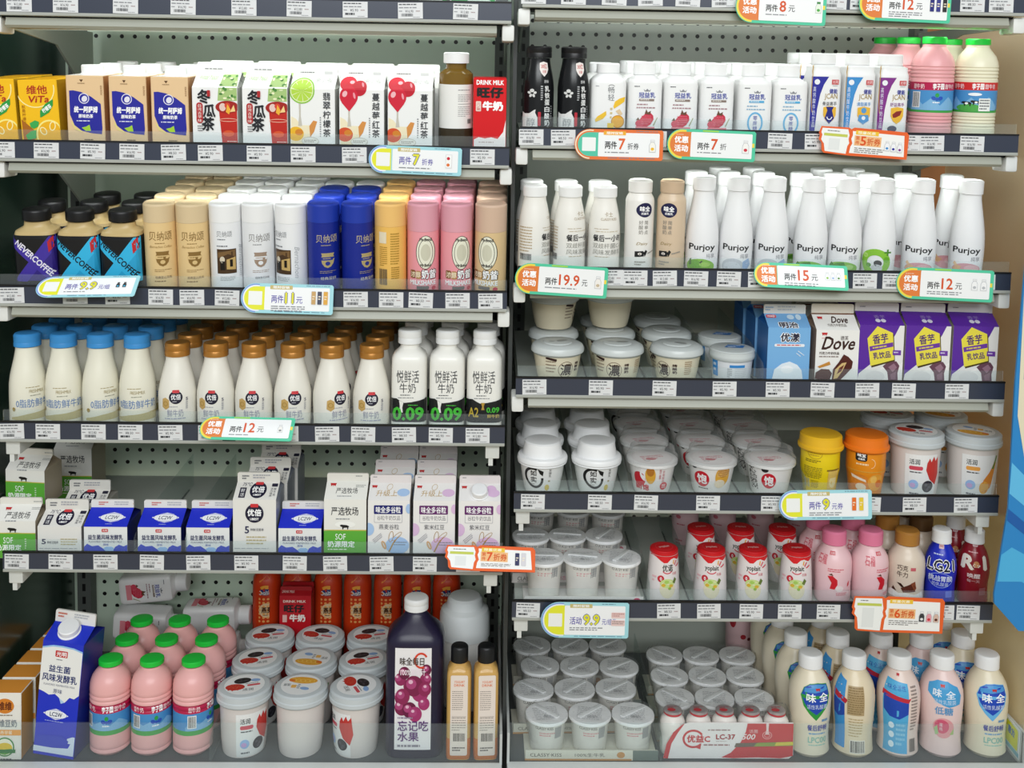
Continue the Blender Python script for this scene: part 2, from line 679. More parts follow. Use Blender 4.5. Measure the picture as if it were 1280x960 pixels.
def bottle(name, look, cat, shelf, cx, prof, col, cap=None, art=(), sq=0.0, dr=1.0, rough=.36, base=.9, yf=.022, bands=(), artR=None,
           lid_art=None, body_m=None, cap_m=None, cap_sq=0.0, ribs=(), capname='cap', yc=None, extra=None, p=6.0, artcurve=True, cap_label=None):
    """round or square bottle, can, tub or cup. prof: (half width px, row px) from the top down"""
    rmax = max(h for h, _ in prof)
    if cap:
        rmax = max([rmax] + [h for h, _ in cap[0]])
    ym = (prof[0][1] + prof[-1][1]) / 2
    d0 = depth(at(cx, ym, .06)) / FPX
    if yc is None:
        yc = yf + rmax * d0 * dr
    K = Kind(name, look, cat, shelf, cx, ym, yc)
    s = K.s
    pr = [(h * s, K.H(v)) for h, v in prof]
    hb = pr[-1][0]
    while pr[-1][1] <= .0075:
        pr.pop()
    pr += [(hb, .006), (hb * base, 0)]
    pr.reverse()
    for (v0, v1, n, dep) in ribs:        # grooves round the body
        z1, z0 = K.H(v0), K.H(v1)
        new = []
        for i in range(n):
            for f, q in ((.15, 1), (.5, 0), (.85, 1)):
                z = z0 + (z1 - z0) * (i + f) / n
                new.append((interp(pr, z) - (0 if q else dep), z))
        pr = sorted([x for x in pr if not (z0 < x[1] < z1)] + new, key=lambda x: x[1])
    sqs = None
    if sq:
        top = pr[-1][1]
        full = [i for i, x in enumerate(pr) if x[0] > .8 * max(y[0] for y in pr)]
        hi = pr[full[-1]][1]
        sqs = [sq if x[1] <= hi + 1e-6 else sq * max(0, 1 - (x[1] - hi) / max(1e-4, (top - hi)) * 1.3) for x in pr]
    K.part('body', ring_mesh('body', pr, body_m or mat(col, rough), sq=sqs, dr=dr, p=p, n=48 if sq else 36))
    R = max(x[0] for x in pr)

    def sm(u, z, e):
        z = max(.0012, min(z, pr[-1][1]))
        r = interp(pr, z)
        if sq and sq > .5:
            rr = (r + e)
            x = max(-.985 * rr, min(.985 * rr, u))
            y = -rr * (1 - (abs(x) / rr) ** p) ** (1 / p)
            return (x, y * dr, z)
        t = u / R
        t = math.copysign(math.asin(min(abs(t), .75)) + max(0, abs(t) - .75), t) - K.phi
        return ((r + e) * math.sin(t), -(r + e) * math.cos(t) * dr, z)
    yv = (prof[0][1], prof[-1][1] + 20)
    hf = K.Hf(-R * dr, yv)
    for i, (v0, v1, c) in enumerate(bands):
        z1, z0 = hf(v0), max(.001, hf(v1))
        zs = sorted([z0, z1] + [x[1] for x in pr if z0 < x[1] < z1])
        bp = [(interp(pr, z) + .00022, z) for z in zs]
        q = [sq] * len(bp) if sq else None
        K.part('label_band', ring_mesh('label_band', bp, mat(c, rough), sq=q, dr=dr, cap0=False, cap1=False, p=p, n=48 if sq else 36))
    art = list(art)
    if art:
        me = art_mesh('label_print', art, lambda u, v, e: sm((u - cx) * s, hf(v), e), step=(4.0, 6.0))
        K.part('label_print', me)
    if cap:
        cp, cc = cap[0], cap[1]
        c2 = [(h * s, K.H(v)) for h, v in cp]
        c2.reverse()
        rr = cap[2] if len(cap) > 2 else .05
        # crisp edges: a small chamfer on top
        t0 = c2[-1]
        c2 = c2[:-1] + [(t0[0], t0[1] - .0016), (t0[0] - .0012, t0[1] - .0004), (t0[0] - .003, t0[1])]
        sub = []
        if lid_art:
            zt, rt = c2[-1][1], c2[-1][0]
            me = art_mesh('label_print', lid_art, lambda u, v, e: (u * rt, -v * rt, zt + e))
            sub.append(('label_print', me))
        K.part(capname, ring_mesh(capname, c2, cap_m or mat(cc, .38), sq=[cap_sq] * len(c2) if cap_sq else None), cap_label, sub)
    if extra:
        extra(K, pr)
    K.R, K.top = R, K.H(prof[0][1])
    K.fit = (.968, .968, 1)
    K.square = bool(sq and sq > .5)
    K.pitch = 2 * rmax * s + .0025
    return K


def panel_box(w, d, h, cols, fin=None, bev=.0):
    """upright pack: V, F, material ids; cols = front, side, top"""
    x, y = w / 2, d / 2
    V = [(-x, -y, 0), (x, -y, 0), (x, y, 0), (-x, y, 0), (-x, -y, h), (x, -y, h), (x, y, h), (-x, y, h)]
    Fc = [(0, 1, 5, 4), (1, 2, 6, 5), (2, 3, 7, 6), (3, 0, 4, 7), (4, 5, 6, 7), (3, 2, 1, 0)]
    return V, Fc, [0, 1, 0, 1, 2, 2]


def box_pack(name, look, cat, shelf, x0, x1, top, d, cols, art=(), cap=None, yf=.02, bot=None, side_art=(), rough=.36):
    cx = (x0 + x1) / 2
    ym = (top + (bot or top + 80)) / 2
    K = Kind(name, look, cat, shelf, cx, ym, yf + d / 2)
    wd = (x1 - x0) * depth(at(cx, ym, yf)) / FPX
    h = K.H(top, -d / 2)
    V, Fc, I = panel_box(wd, d, h, cols)
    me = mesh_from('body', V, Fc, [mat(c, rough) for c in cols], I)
    bm = bmesh.new()
    bm.from_mesh(me)
    bmesh.ops.bevel(bm, geom=bm.edges[:], offset=.0011, segments=1, affect='EDGES')
    bm.to_mesh(me)
    bm.free()
    K.part('body', me)
    sf = depth(at(cx, ym, yf)) / FPX
    hf = K.Hf(-d / 2, (top, top + 80))
    if art:
        K.part('label_print', art_mesh('label_print', art, lambda u, v, e: (max(-wd / 2, min(wd / 2, (u - cx) * sf)), -d / 2 - e, max(.0005, min(h, hf(v))))))
    if cap:
        a, b, t, bt, c = cap
        r = (b - a) / 2 * K.s
        hh = (bt - t) * K.s
        xo = ((a + b) / 2 - cx) * K.s
        m = ring_mesh('cap', [(r * 1.08, h), (r * 1.08, h + .002), (r, h + .0025), (r, h + hh - .0015), (r - .0015, h + hh)], mat(c, .35))
        m.transform(Matrix.Translation((xo, 0, 0)))
        K.part('cap', m)
    K.top = h
    K.square, K.hw, K.fit = True, wd / 2, (.985, .985, 1)
    K.pitch = d + .003
    return K


def gable(name, look, cat, shelf, x0, x1, kink, finb, fint, d, cols, art=(), cap=None, yf=.02, finart=True, side_art=None):
    """gable-top carton; cols = front, slope, fin, side"""
    cx = (x0 + x1) / 2
    K = Kind(name, look, cat, shelf, cx, kink, yf + d / 2)
    sf = depth(at(cx, kink, yf)) / FPX
    wd = (x1 - x0) * sf
    x, y = wd / 2, d / 2
    H1 = K.H(kink, -y)
    H2, H3 = K.H(finb, 0), K.H(fint, 0)
    t = .0018
    ins = wd * .30
    V = [(-x, -y, 0), (x, -y, 0), (x, y, 0), (-x, y, 0),
         (-x, -y, H1), (x, -y, H1), (x, y, H1), (-x, y, H1),
         (-x, -t, H2), (x, -t, H2), (x, t, H2), (-x, t, H2),
         (-x + ins, 0, H2 - .004), (x - ins, 0, H2 - .004)]
    Fc = [(0, 1, 5, 4), (2, 3, 7, 6), (1, 2, 6, 5), (3, 0, 4, 7), (3, 2, 1, 0),
          (4, 5, 9, 8), (6, 7, 11, 10), (5, 6, 13), (7, 4, 12), (5, 13, 9), (6, 10, 13), (4, 8, 12), (7, 12, 11), (8, 9, 10, 11)]
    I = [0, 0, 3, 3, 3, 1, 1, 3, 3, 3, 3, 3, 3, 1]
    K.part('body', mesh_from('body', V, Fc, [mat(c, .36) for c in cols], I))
    r = .003
    o = [(-x, H2), (x, H2)]
    for c_, a in (((x - r, H3 - r), 0), ((-x + r, H3 - r), 90)):
        for i in range(4):
            q = rad(a + 30 * i)
            o.append((c_[0] + r * math.cos(q), c_[1] + r * math.sin(q)))
    n = len(o)
    FV = [(a, -t, b) for a, b in o] + [(a, t, b) for a, b in o]
    FF = [tuple(range(n)), tuple(range(2 * n - 1, n - 1, -1))] + [(i, n + i, n + (i + 1) % n, (i + 1) % n) for i in range(n)]
    K.part('sealed_fin', mesh_from('sealed_fin', FV, FF, mat(cols[2], .4)))
    hf = K.Hf(-y, (fint, kink + 60))
    hs = K.Hf(0, (fint, kink + 60))
    k = (H2 - H1) / y
    vis = (ray(cx, kink).z / ray(cx, kink).y)          # fall of the sight line per metre of depth
    vis = -vis
    zs2 = H2 - 0
    zk = hf(kink)
    zf = hf(finb)

    def mp(u, v, e):
        X = max(-x, min(x, (u - cx) * sf))
        if v >= kink:
            return (X, -y - e, max(.0005, hf(v)))
        if v >= finb:
            f = (kink - v) / (kink - finb)
            return (X, -y + (y - t) * f - e * k / math.hypot(1, k), H1 + (H2 - H1) * f + e / math.hypot(1, k))
        return (X, -t - e, H2 + (H3 - H2) * (finb - v) / (finb - fint))
    art = list(art)
    if art:
        # split what crosses the fold
        K.part('label_print', art_mesh('label_print', art, mp, step=(0, (kink - finb) / 2)) if False else art_fold(art, mp, kink, finb))
    if cap:
        u, v, rp, c = cap
        X, Yc, Zc = mp(u, v, 0)
        rr = rp * sf
        m = ring_mesh('cap', [(rr * 1.1, 0), (rr * 1.1, .0015), (rr, .002), (rr, .0105), (rr - .0015, .012)], mat(c, .35))
        nrm = Vector((0, -k, 1)).normalized()
        m.transform(Matrix.Translation((X, Yc, Zc)) @ Vector((0, 0, 1)).rotation_difference(nrm).to_matrix().to_4x4())
        K.part('cap', m)
    K.top = H3
    K.square, K.hw, K.fit = True, x, (.985, .985, 1)
    K.pitch = d + .003
    return K


def art_fold(art, mp, kink, finb):
    V, Fc, I, mats = [], [], [], []
    e = .0003
    for el in art:
        e += .000035
        for pts, fs, c in flat(el):
            e += .000012 if el[0] == 'T' else 0
            bm = bmesh.new()
            bv = [bm.verts.new((x, y, 0)) for x, y in pts]
            for f in fs:
                try:
                    bm.faces.new([bv[i] for i in f])
                except ValueError:
                    pass
            for v in (kink, finb):
                bmesh.ops.bisect_plane(bm, geom=bm.verts[:] + bm.edges[:] + bm.faces[:], plane_co=(0, v, 0), plane_no=(0, 1, 0))
            bm.verts.index_update()
            m = mat(c, .38)
            if m not in mats:
                mats.append(m)
            n = len(V)
            V += [mp(v.co.x, v.co.y, e) for v in bm.verts]
            Fc += [[v.index + n for v in f.verts] for f in bm.faces]
            I += [mats.index(m)] * len(bm.faces)
            bm.free()
    return mesh_from('label_print', V, Fc, mats, I)


def spawn(K, P, M, label, group=None, cat=None):
    """first call makes the thing with its parts, later calls copy the thing and each part"""
    r = root(K.name, P, label, cat or K.cat, group)
    r.rotation_euler = M.to_euler()
    r.scale = K.fit
    if K.proto is None:
        K.proto = r
        for nm, me, lb, sub in K.parts:
            o = link(nm, me, r, lb)
            for sn, sme in sub:
                link(sn, sme, o)
    else:
        for ch in K.proto.children:
            c = ch.copy()
            COL.objects.link(c)
            c.parent = r
            for g in ch.children:
                d = g.copy()
                COL.objects.link(d)
                d.parent = c
    return r


ROWW = ['front row', 'one behind front', 'two behind front', 'three behind front', 'four behind front', 'five behind front']


def colword(i, n):
    if n == 1:
        return ''
    if n == 2:
        return ('left', 'right')[i] + ' of two'
    if i == 0:
        return 'leftmost'
    if i == n - 1:
        return 'rightmost'
    return ORD[i] + ' from left'


def put(K, shelf, cols, rows=1, pitch=None, y0=None, jit=.0003, group=None, skip=(), first=0, ymid=None, look=None, dx=0.0, names=None, P_out=None):
    """stand goods in lanes on a shelf. cols: photo columns of the front ones (or (column, spin))"""
    S = SH[shelf]
    n = len(cols)
    y0 = K.yc if y0 is None else y0
    pitch = pitch or K.pitch
    rnd = random.Random(K.name + shelf + str(cols))
    out = []
    for i, c in enumerate(cols):
        cx, spin, roll = (c + (0, 0))[:3] if isinstance(c, tuple) else (c, 0, 0)
        nr = rows[i] if isinstance(rows, (list, tuple)) else rows
        py = ymid if ymid is not None else 0
        if ymid is None:
            # middle of its height on this shelf
            z = S.deck(y0) + K.top * .5
            py = PPY + 0
            for _ in range(3):
                x = at(cx, py, y0).x
                q = Vector((x, y0, z)) - CAM
                py = PPY - FPX * q.dot(Up) / q.dot(Fw)
        x0 = at(cx, py, y0).x
        for j in range(first, nr):
            if (i, j) in skip:
                continue
            y = y0 + pitch * j
            x = x0 + dx * j + (rnd.uniform(-jit, jit) if j else 0)
            lk = look or K.look
            cw = names[i] if names else colword(i, n)
            rw = ROWW[j] if max(rows if isinstance(rows, (list, tuple)) else [rows]) > 1 else ''
            lab = ', '.join(t for t in (lk, cw, rw, S.phrase) if t)
            turn = spin if K.square else spin - math.degrees(math.atan((cx - 650) / FPX) - K.phi) + (rnd.uniform(-9, 9) if j else 0)
            M = S.M @ Matrix.Rotation(rad(roll), 3, 'Y') @ Matrix.Rotation(rad(turn), 3, 'Z')
            g = group if group else (None if nr == 1 and n == 1 else lk + 's')
            out.append(spawn(K, (x, y, S.deck(y) + .0005 + K.hw * abs(math.sin(rad(roll)))), M, lab, g))
    return out


Kind.square = False
Kind.proto = None
Kind.fit = (1, 1, 1)
Kind.hw = 0

# ================================================================== goods, left bay
B = {'bold': .018}
BB = {'bold': .035}
GR, TAN, INK = '8C8F93', 'B59A6E', '23252B'

# ---- topmost shelf: only the feet of the packs show
k = box_pack('rice_drink_pouch', 'green drink pouch', 'pouch', 'L0', 505, 560, -60, .06, ('2FA24A', '2FA24A', '2FA24A'),
             [('E', 540, 2, 16, 5, 'E9F2E4'), ('T', '鲜', 545, -30, 560, -12, 'FFFFFF')])
put(k, 'L0', [533, 592], 2)
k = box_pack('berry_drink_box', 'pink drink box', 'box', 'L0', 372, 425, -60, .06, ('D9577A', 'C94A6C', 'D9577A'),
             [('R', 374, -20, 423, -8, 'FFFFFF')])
put(k, 'L0', [398, 455], 2)

# ---- second shelf: boxes and gable-top tea cartons
lem = [('O', 56, 112, 25, 24, 1.3, 'FFF2A8', {'arc': (-10, 185)}), ('T', '维他', 45, 108, 71.5, 119, 'B5311C', B), ('T', 'ViTa', 47, 121, 73, 129.5, 'B5311C', {'bold': .02, 'shear': .15}),
       ('P', [(60, 148), (60.5, 140), (68, 131), (78, 125.5), (77.5, 133), (72, 142), (62, 147.5)], '2F9E45'), ('T', '柠檬茶', 62.5, 134, 76, 140, 'FFFFFF', {'rot': -33, 'bold': .03}),
       ('T', '就是柠檬茶', 37.5, 132, 42, 157, 'A86A10', {'vert': 1}), ('P', [(36, 150), (56, 168), (50, 176), (37, 176)], 'B06A1E'),
       ('P', [(46, 155), (53, 151.5), (58, 153.5), (57, 159), (51, 162), (47, 160)], '3FAE55'), ('E', 71, 170, 17.5, 19, 'FFF08C'), ('E', 71, 170, 15.5, 17, 'F6B820'),
       ('O', 63, 165, 4, 5.5, 1.2, 'FFF3B8', {'rot': -35}), ('O', 75, 159, 4, 6, 1.2, 'FFF3B8', {'rot': 12}), ('P', [(40, 170), (47, 165), (54, 163.5), (53, 174), (42, 176)], '3FAE55')]
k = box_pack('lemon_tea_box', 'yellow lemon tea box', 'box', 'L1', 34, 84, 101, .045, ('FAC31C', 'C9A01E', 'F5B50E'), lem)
k.square = True
put(k, 'L1', [(8, -2, -2), (60.5, -2, -2)], 3)

mt = [('P', [(99, 114), (104, 113.6), (114, 115.5), (126, 121), (138, 130), (139, 160), (138, 168), (126, 167), (113, 164), (104, 157), (99, 144)], '27299B'),
      ('O', 117.2, 123.5, 6.6, 6.6, 1, 'E8E6F2'), ('E', 117.8, 124, 3.4, 4, 'E8E6F2', {'rot': 30}), ('T', '统一阿萨姆', 104, 133, 134, 141.5, 'FFFFFF', {'bold': .04, 'shear': .1}),
      ('T', '原味奶茶', 109.5, 143, 128, 148, 'FFFFFF', {'bold': .03}), ('L', 107, 150.5, 134, 153, 1, 'DCDCF0'),
      ('P', [(113, 160), (119, 158.5), (123, 156), (124.5, 164), (118, 164)], 'A8D43A'), ('P', [(101, 152), (106, 160), (114, 165), (113, 166), (104, 162), (100.4, 155)], 'E9D98A'),
      ('P', [(112.5, 100), (117, 100), (114.7, 103)], '5A3A1A'), ('L', 110, 104, 120, 105.5, 1, '8A6A48'), ('T', '阿萨姆奶茶', 138.2, 107, 140.4, 119, '8A5A30', {'vert': 1}), ('L', 116, 174, 130, 176, 1, '4A3A2A')]
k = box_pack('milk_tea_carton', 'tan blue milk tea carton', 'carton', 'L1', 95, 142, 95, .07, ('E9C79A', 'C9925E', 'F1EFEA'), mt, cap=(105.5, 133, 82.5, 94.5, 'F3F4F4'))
k.square = True
put(k, 'L1', [119, 171, 222], 3, pitch=.078)

wm = [('P', [(282, 93), (300, 93), (303, 110), (303, 126), (278.5, 126), (280, 110)], 'A9C77E')]
rnd = random.Random(3)
for i in range(26):
    wm.append(('E', rnd.uniform(282, 301), rnd.uniform(95, 124), rnd.uniform(1, 2.6), rnd.uniform(.8, 2), rnd.choice(('4E8A3E', '6FA552', 'DDE9B8', 'F1F2C8', '3F7A38'))))
wm += [('P', [(280, 134), (303, 134), (303, 182), (284, 182)], 'C2271C'), ('E', 291, 134, 15, 8, 'A31F1A'), ('E', 285, 134, 4.2, 5, 'E9C9C0'), ('E', 291, 132, 3.6, 3.6, 'D8432C'),
       ('P', [(289, 140), (291, 130), (295, 137), (293, 143)], 'F2B43A'), ('P', [(294, 140), (299, 131), (301, 139)], 'F6D08A'), ('E', 292, 167, 7, 4, 'E0582C'), ('O', 292, 150, 11.5, 2.2, .7, 'EFC0A8'),
       ('T', '冬', 253, 112, 270, 130, INK, BB), ('T', '瓜', 260, 130.5, 276, 147, INK, BB), ('T', '茶', 258, 146.5, 274.5, 164, INK, BB),
       ('R', 252, 128.5, 260, 154.5, 'B3262B', {'r': 3.5}), ('T', '台湾古早味', 253.6, 130, 258.6, 153.5, 'F5E8E0', {'vert': 1}), ('R', 265.8, 113, 269.8, 121, 'B3262B', {'r': 1}),
       ('T', 'Winter Melon', 253, 94.5, 276, 101.5, 'A8C98A', {'shear': .2}), ('L', 253, 157, 260, 165.5, 3, '555555', {'k': .35}), ('L', 257, 85.5, 296, 87.5, 1, '77787A'), ('L', 290, 176, 302, 180, 2, 'F3D9D0')]
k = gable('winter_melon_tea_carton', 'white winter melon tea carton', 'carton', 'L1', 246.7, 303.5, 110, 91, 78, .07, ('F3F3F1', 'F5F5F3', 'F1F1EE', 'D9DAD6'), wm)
k.square = True
put(k, 'L1', [277, 338], 2, dx=.002)

drip = [('P', [(367, 150), (376, 144), (384, 150), (394, 158), (421, 160), (421, 184), (367, 184)], 'F4F2EA')]


def tea(fruit, name, c1):
    a = [('P', [(368, 146), (374, 149), (381, 157), (397, 157), (395, 168), (388, 175), (384, 183), (368, 183)], 'F3E7C4'), ('E', 374, 168, 10, 9, c1), ('E', 378, 166, 5, 4, 'D9862C'), ('P', [(391, 158), (396, 151), (401, 152), (397, 165), (392, 172)], 'D9924A'),
         ('P', [(378, 128), (380.5, 128), (380.3, 145), (382, 158), (377, 158), (378.3, 145)], 'C9C4B8'), ('O', 392, 177, 11, 5.5, .8, 'CFCBC0'), ('E', 392, 177, 10, 4.6, 'F0EEE6'), ('L', 384, 175, 400, 179, 2, '9A948A')]
    a += fruit
    a += [('T', name, 408.5, 115, 418, 172, '34373C', {'vert': 1, 'bold': .012}), ('L', 404.4, 146, 406, 172, 9, '77787C'), ('T', '茶小啦', 397, 97.5, 419, 104, 'B9BCB6', {'shear': .2}), ('L', 376, 90, 396, 92, 1, '77787A'), ('R', 407, 89.5, 417, 93, 'D5D6D4')]
    return a


lime = [('E', 382, 114, 16, 16, '8CC63A'), ('E', 382, 114, 14.4, 14.4, 'E9F2C4'), ('E', 382, 114, 13.4, 13.4, 'B6DA4A')] + [('P', [(382, 114), (382 + 13.4 * math.cos(t - .04), 114 + 13.4 * math.sin(t - .04)), (382 + 13.4 * math.cos(t + .04), 114 + 13.4 * math.sin(t + .04))], 'E3F0B8') for t in [i * math.pi / 5 + .2 for i in range(10)]]
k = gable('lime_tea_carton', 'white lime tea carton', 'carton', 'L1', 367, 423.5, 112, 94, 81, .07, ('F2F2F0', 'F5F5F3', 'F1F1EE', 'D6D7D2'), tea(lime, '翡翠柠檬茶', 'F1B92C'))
k.square = True
put(k, 'L1', [396], 2, dx=.006)
cran = [('E', 377.5, 104.5, 10.5, 9, 'CF1F35'), ('E', 392, 110, 9.5, 9.5, 'C21A30'), ('P', ell(379, 120, 11.5, 12) + [], 'D2203A'), ('P', [(370, 128), (388, 128), (379.5, 139)], 'D2203A'),
        ('E', 374, 117, 3, 4, 'F2B8BE', {'rot': 25}), ('E', 386, 119, 1.4, 4, 'EE9AA6', {'rot': -12}), ('E', 382, 103, 3, 2.2, 'F2B8BE'), ('E', 396, 106, 1.2, 3, 'EE9AA6', {'rot': -20})]
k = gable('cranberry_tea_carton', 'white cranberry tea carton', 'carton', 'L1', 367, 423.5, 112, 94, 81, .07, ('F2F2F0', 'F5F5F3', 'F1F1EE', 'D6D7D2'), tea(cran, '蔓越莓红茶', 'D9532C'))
k.square = True
put(k, 'L1', [456, 515], 2, dx=.006)
k = bottle('tea_bottle', 'clear amber tea bottle with white cap', 'bottle', 'L1', 570, [(13, 79), (13, 86), (17, 88), (21.5, 92), (21.8, 97), (21.8, 180)], '7A5E26', ([(16.2, 66), (16.2, 79)], 'F2F3F3'), rough=.12,
           bands=[(106, 161, 'EFEEEA'), (161, 184, '3B3224')], art=[('L', 572, 112, 588, 114, 1, '88898A'), ('L', 572, 118, 590, 128, 5, '9A9B9C', {'k': .35}), ('R', 572, 130, 590, 130.5, '77787A'), ('L', 572, 133, 588, 147, 6, '9A9B9C', {'k': .3}), ('B', 584, 149, 590, 155, '333333')])
put(k, 'L1', [570], 1)
mk = [('T', 'DRINK MILK', 594.5, 100.5, 629, 106.5, 'FFFFFF', BB), ('T', '旺仔', 595, 109, 629, 123, '141414', {'bold': .06}), ('T', '牛奶', 602, 126.5, 628.5, 139, 'FFFFFF', {'bold': .06}), ('R', 594, 127, 600.5, 139.5, 'F0D8CC', {'r': 1}), ('T', '儿童', 595, 128, 599.6, 138.5, 'C01820', {'vert': 1}),
      ('P', [(592, 175), (598, 172), (606, 173.5), (614, 172), (622, 174), (629, 165), (632, 150), (632, 186), (592, 186)], 'F4EEEC'), ('L', 598, 177, 626, 180, 1, 'C9B8B4')]
k = box_pack('milk_box', 'slim red milk box', 'box', 'L1', 590.5, 632.5, 98, .042, ('D8121C', 'D8121C', 'D8121C'), mk)
put(k, 'L1', [612], 1)

# ---- third shelf: coffee bottles and slim cans


def never(look, c1, c2, tc):
    a = [('R', 72, 296, 140, 372, '141519'), ('P', [(89, 352), (133, 352), (133, 297), (128.5, 300)], c2), ('P', [(80, 353), (97, 353), (133, 312), (133, 296), (126, 297)], c1),
         ('P', [(79.5, 297), (79.5, 309), (124, 352), (134, 352), (134, 345)], c1), ('P', [(118, 316), (122, 311), (134, 300), (134, 298), (127, 298)], c1),
         ('P', [(124, 303), (130.5, 296.5), (131, 310), (125, 317)], 'C0272D'), ('T', 'NEVERCOFFEE', 78, 320, 137, 328.2, tc, {'bold': .03, 'rot': 43.5})]
    return bottle('coffee_bottle', look, 'bottle', 'L2', 106, [(15.5, 276), (15.8, 281), (17, 283), (24.5, 287), (26.2, 292), (26.4, 298), (26.4, 348)], 'C9B07C', ([(17, 261), (17.5, 264), (17.5, 274)], '121214'), art=a, sq=.9, p=4.2, rough=.3, dr=.82,
                  bands=[(296, 362, '15161A')])


kp = never('black purple coffee bottle', '43329E', '33257F', 'E9E6F2')
kc = never('black cyan coffee bottle', '35B6E4', '2AA2D2', '10222C')
kp.square = kc.square = True
put(kp, 'L2', [(52, 3)], 2, pitch=.058, dx=.0005, names=['leftmost lane'])
put(kc, 'L2', [105.4, (158.2, -3)], [3, 3], pitch=.058, dx=.0005)


def can(look, cx, col, band, art, split=275, seam=266, name='coffee_can', bands=True):
    return bottle(name, look, 'can' if name == 'coffee_can' else 'bottle', 'L2', cx, [(20.2, split), (20.2, 350)], col, ([(19.4, 252), (20.2, 254.5), (20.2, split - .2)], band), art=art, rough=.34)


def crest(x, y, c, c2):
    return [('P', [(x - 8, y - 9), (x + 8, y - 9), (x + 7, y - 6), (x + 8.5, y - 3), (x + 7, y + 4), (x + 4, y + 8), (x, y + 9.5), (x - 4, y + 8), (x - 7, y + 4), (x - 8.5, y - 3), (x - 7, y - 6)], c), ('R', x - 8.6, y - 4, x + 8.6, y, c2), ('L', x - 6, y - 3, x + 6, y - 1, 1, c), ('E', x, y + 4, 3, 2.5, c2), ('L', x - 10, y + 13, x + 10, y + 17, 2, c, {'k': .3})]


cream = [('T', '贝纳颂', 188.5, 290, 215.5, 301.5, '8A6A36'), ('L', 195, 304, 210, 306, 1, '9A7A46'), ('T', 'Bernachon Coffee', 189, 307.5, 215, 310.5, 'A98A54', {'shear': .3})] + crest(203.5, 324, '8A6A36', 'DDBE85') + [('T', '经典蓝山风味', 194, 345.5, 213.5, 348.8, '7A5A2C'), ('L', 193, 351, 215, 353.5, 1, '8A6A36')]
k = can('cream slim coffee can', 203, 'E7C891', 'DAC39C', cream)
put(k, 'L2', [204, 244], 5, pitch=.053, dx=.001)
wa = [('T', '贝纳颂', 273, 289.5, 291.5, 297, '8D8F93'), ('L', 274, 299, 290, 301.5, 1, '777A80'), ('L', 273, 307, 292, 310, 1, '777A80'), ('R', 273, 312, 296, 342.5, '4A3420'), ('P', [(274, 316), (295, 313), (295, 322), (286, 318), (274, 323)], '7A5C38'), ('P', [(284, 325), (295, 322), (295, 338), (284, 337)], 'C9A868'), ('E', 279, 325, 3, 4, 'D8CDB8'), ('R', 276.5, 327, 282, 338, '15110D'), ('R', 288, 325, 291.5, 334, '1E160F'),
      ('T', 'Bernachon', 283, 324.5, 322, 330.5, 'B9BCC0', {'rot': 90, 'shear': .3}), ('L', 276, 346, 294, 352, 3, '9A9CA0', {'k': .35})]
k = can('white slim coffee can with photo panel', 285, 'EDEEF0', 'F1F1F1', wa)
k2 = can('white slim coffee can with brown crest', 324.5, 'E9EAEC', 'EFEFEF', [('T', '贝纳颂', 312, 293, 338, 303, '8D8A88'), ('L', 317, 305.5, 333, 307.5, 1, '8A8C90')] + [(e[0], *(([(p[0], p[1]) for p in e[1]],) + e[2:] if e[0] == 'P' else e[1:])) for e in crest(326, 325, 'A08A78', 'E9EAEC')] + [('T', '经典意式风味', 319, 346, 336, 349, '6A6C70')])
put(k, 'L2', [285], 5, pitch=.053, dx=.001, names=['left lane'], look='white slim photo-panel coffee can')
put(k2, 'L2', [325], 5, pitch=.053, dx=.001, names=['middle white lane'], look='white slim crested coffee can')
put(k, 'L2', [(366, -38)], 5, pitch=.053, dx=.001, names=['turned, right white lane'], look='white slim photo-panel can')
bl_ = [('T', '贝纳颂', 396, 294, 422, 304, 'C2B48C'), ('L', 402, 306.5, 416, 308.5, 1, 'B0A480')] + crest(410, 326, 'B0A070', '1B2F8F') + [('T', '经典深烘', 401, 346.5, 420, 350.5, 'D8D4C4')]
k = can('blue slim coffee can', 406, '15288C', '1F3AA6', bl_)
put(k, 'L2', [406, (448, 22)], 3, pitch=.054, dx=.001)
put(k2, 'L2', [408.5, 450], 4, pitch=.053, first=3, names=['left', 'right'], look='white can at back of blue lane')
yl = [('B', 474.5, 337, 483.5, 357, '444444'), ('L', 475, 309, 484, 334, 10, 'A8812C', {'k': .4}), ('L', 488, 292, 499, 332, 13, 'B08A34', {'k': .45}), ('L', 489, 334, 499, 350, 6, 'A8812C', {'k': .5}), ('R', 474.5, 291, 483, 305, 'E8DCC0')]
k = can('yellow slim coffee can', 489, 'F0BE62', 'EFC074', yl, split=280)
put(k, 'L2', [489], 4, pitch=.053, dx=.001, names=['between blue and pink lanes'])


def mshake(look, col, band, oc):
    a = [('E', 531, 316, 12, 21, 'ECEBD8'), ('O', 531, 316, 12, 21, .7, '2A2522'), ('O', 531, 316, 9.2, 16.5, .6, '2A2522'), ('T', 'Mr.Bond', 523.5, 298, 538.5, 302, '2A2522', BB), ('T', 'Mr.Bond', 524.5, 330, 537.5, 334, '2A2522', BB), ('E', 531, 316, 6.2, 10.5, 'CFCDB8'),
         ('R', 512.5, 338.5, 518.5, 348.5, '8A5A30', {'r': 1.5}), ('R', 519, 339, 525, 349, 'B98A54', {'r': 1.5}), ('T', '浓醇', 513, 340, 524.6, 347.6, 'F1E3C4', B),
         ('T', '奶昔', 525, 336.5, 545, 350, '2A2522', {'bold': .09}), ('T', '奶昔', 526, 337.5, 544, 349, 'FFFFFF', {'bold': .03}), ('T', 'MILKSHAKE', 512, 350.6, 543.5, 357, 'FFFFFF', BB), ('R', 520, 358, 535, 362, '6A6462', {'r': .8}), ('E', 541, 361, 2.5, 2.5, 'C22F48')]
    return can(look, 528.5, col, band, a, split=286, name='milkshake_bottle')


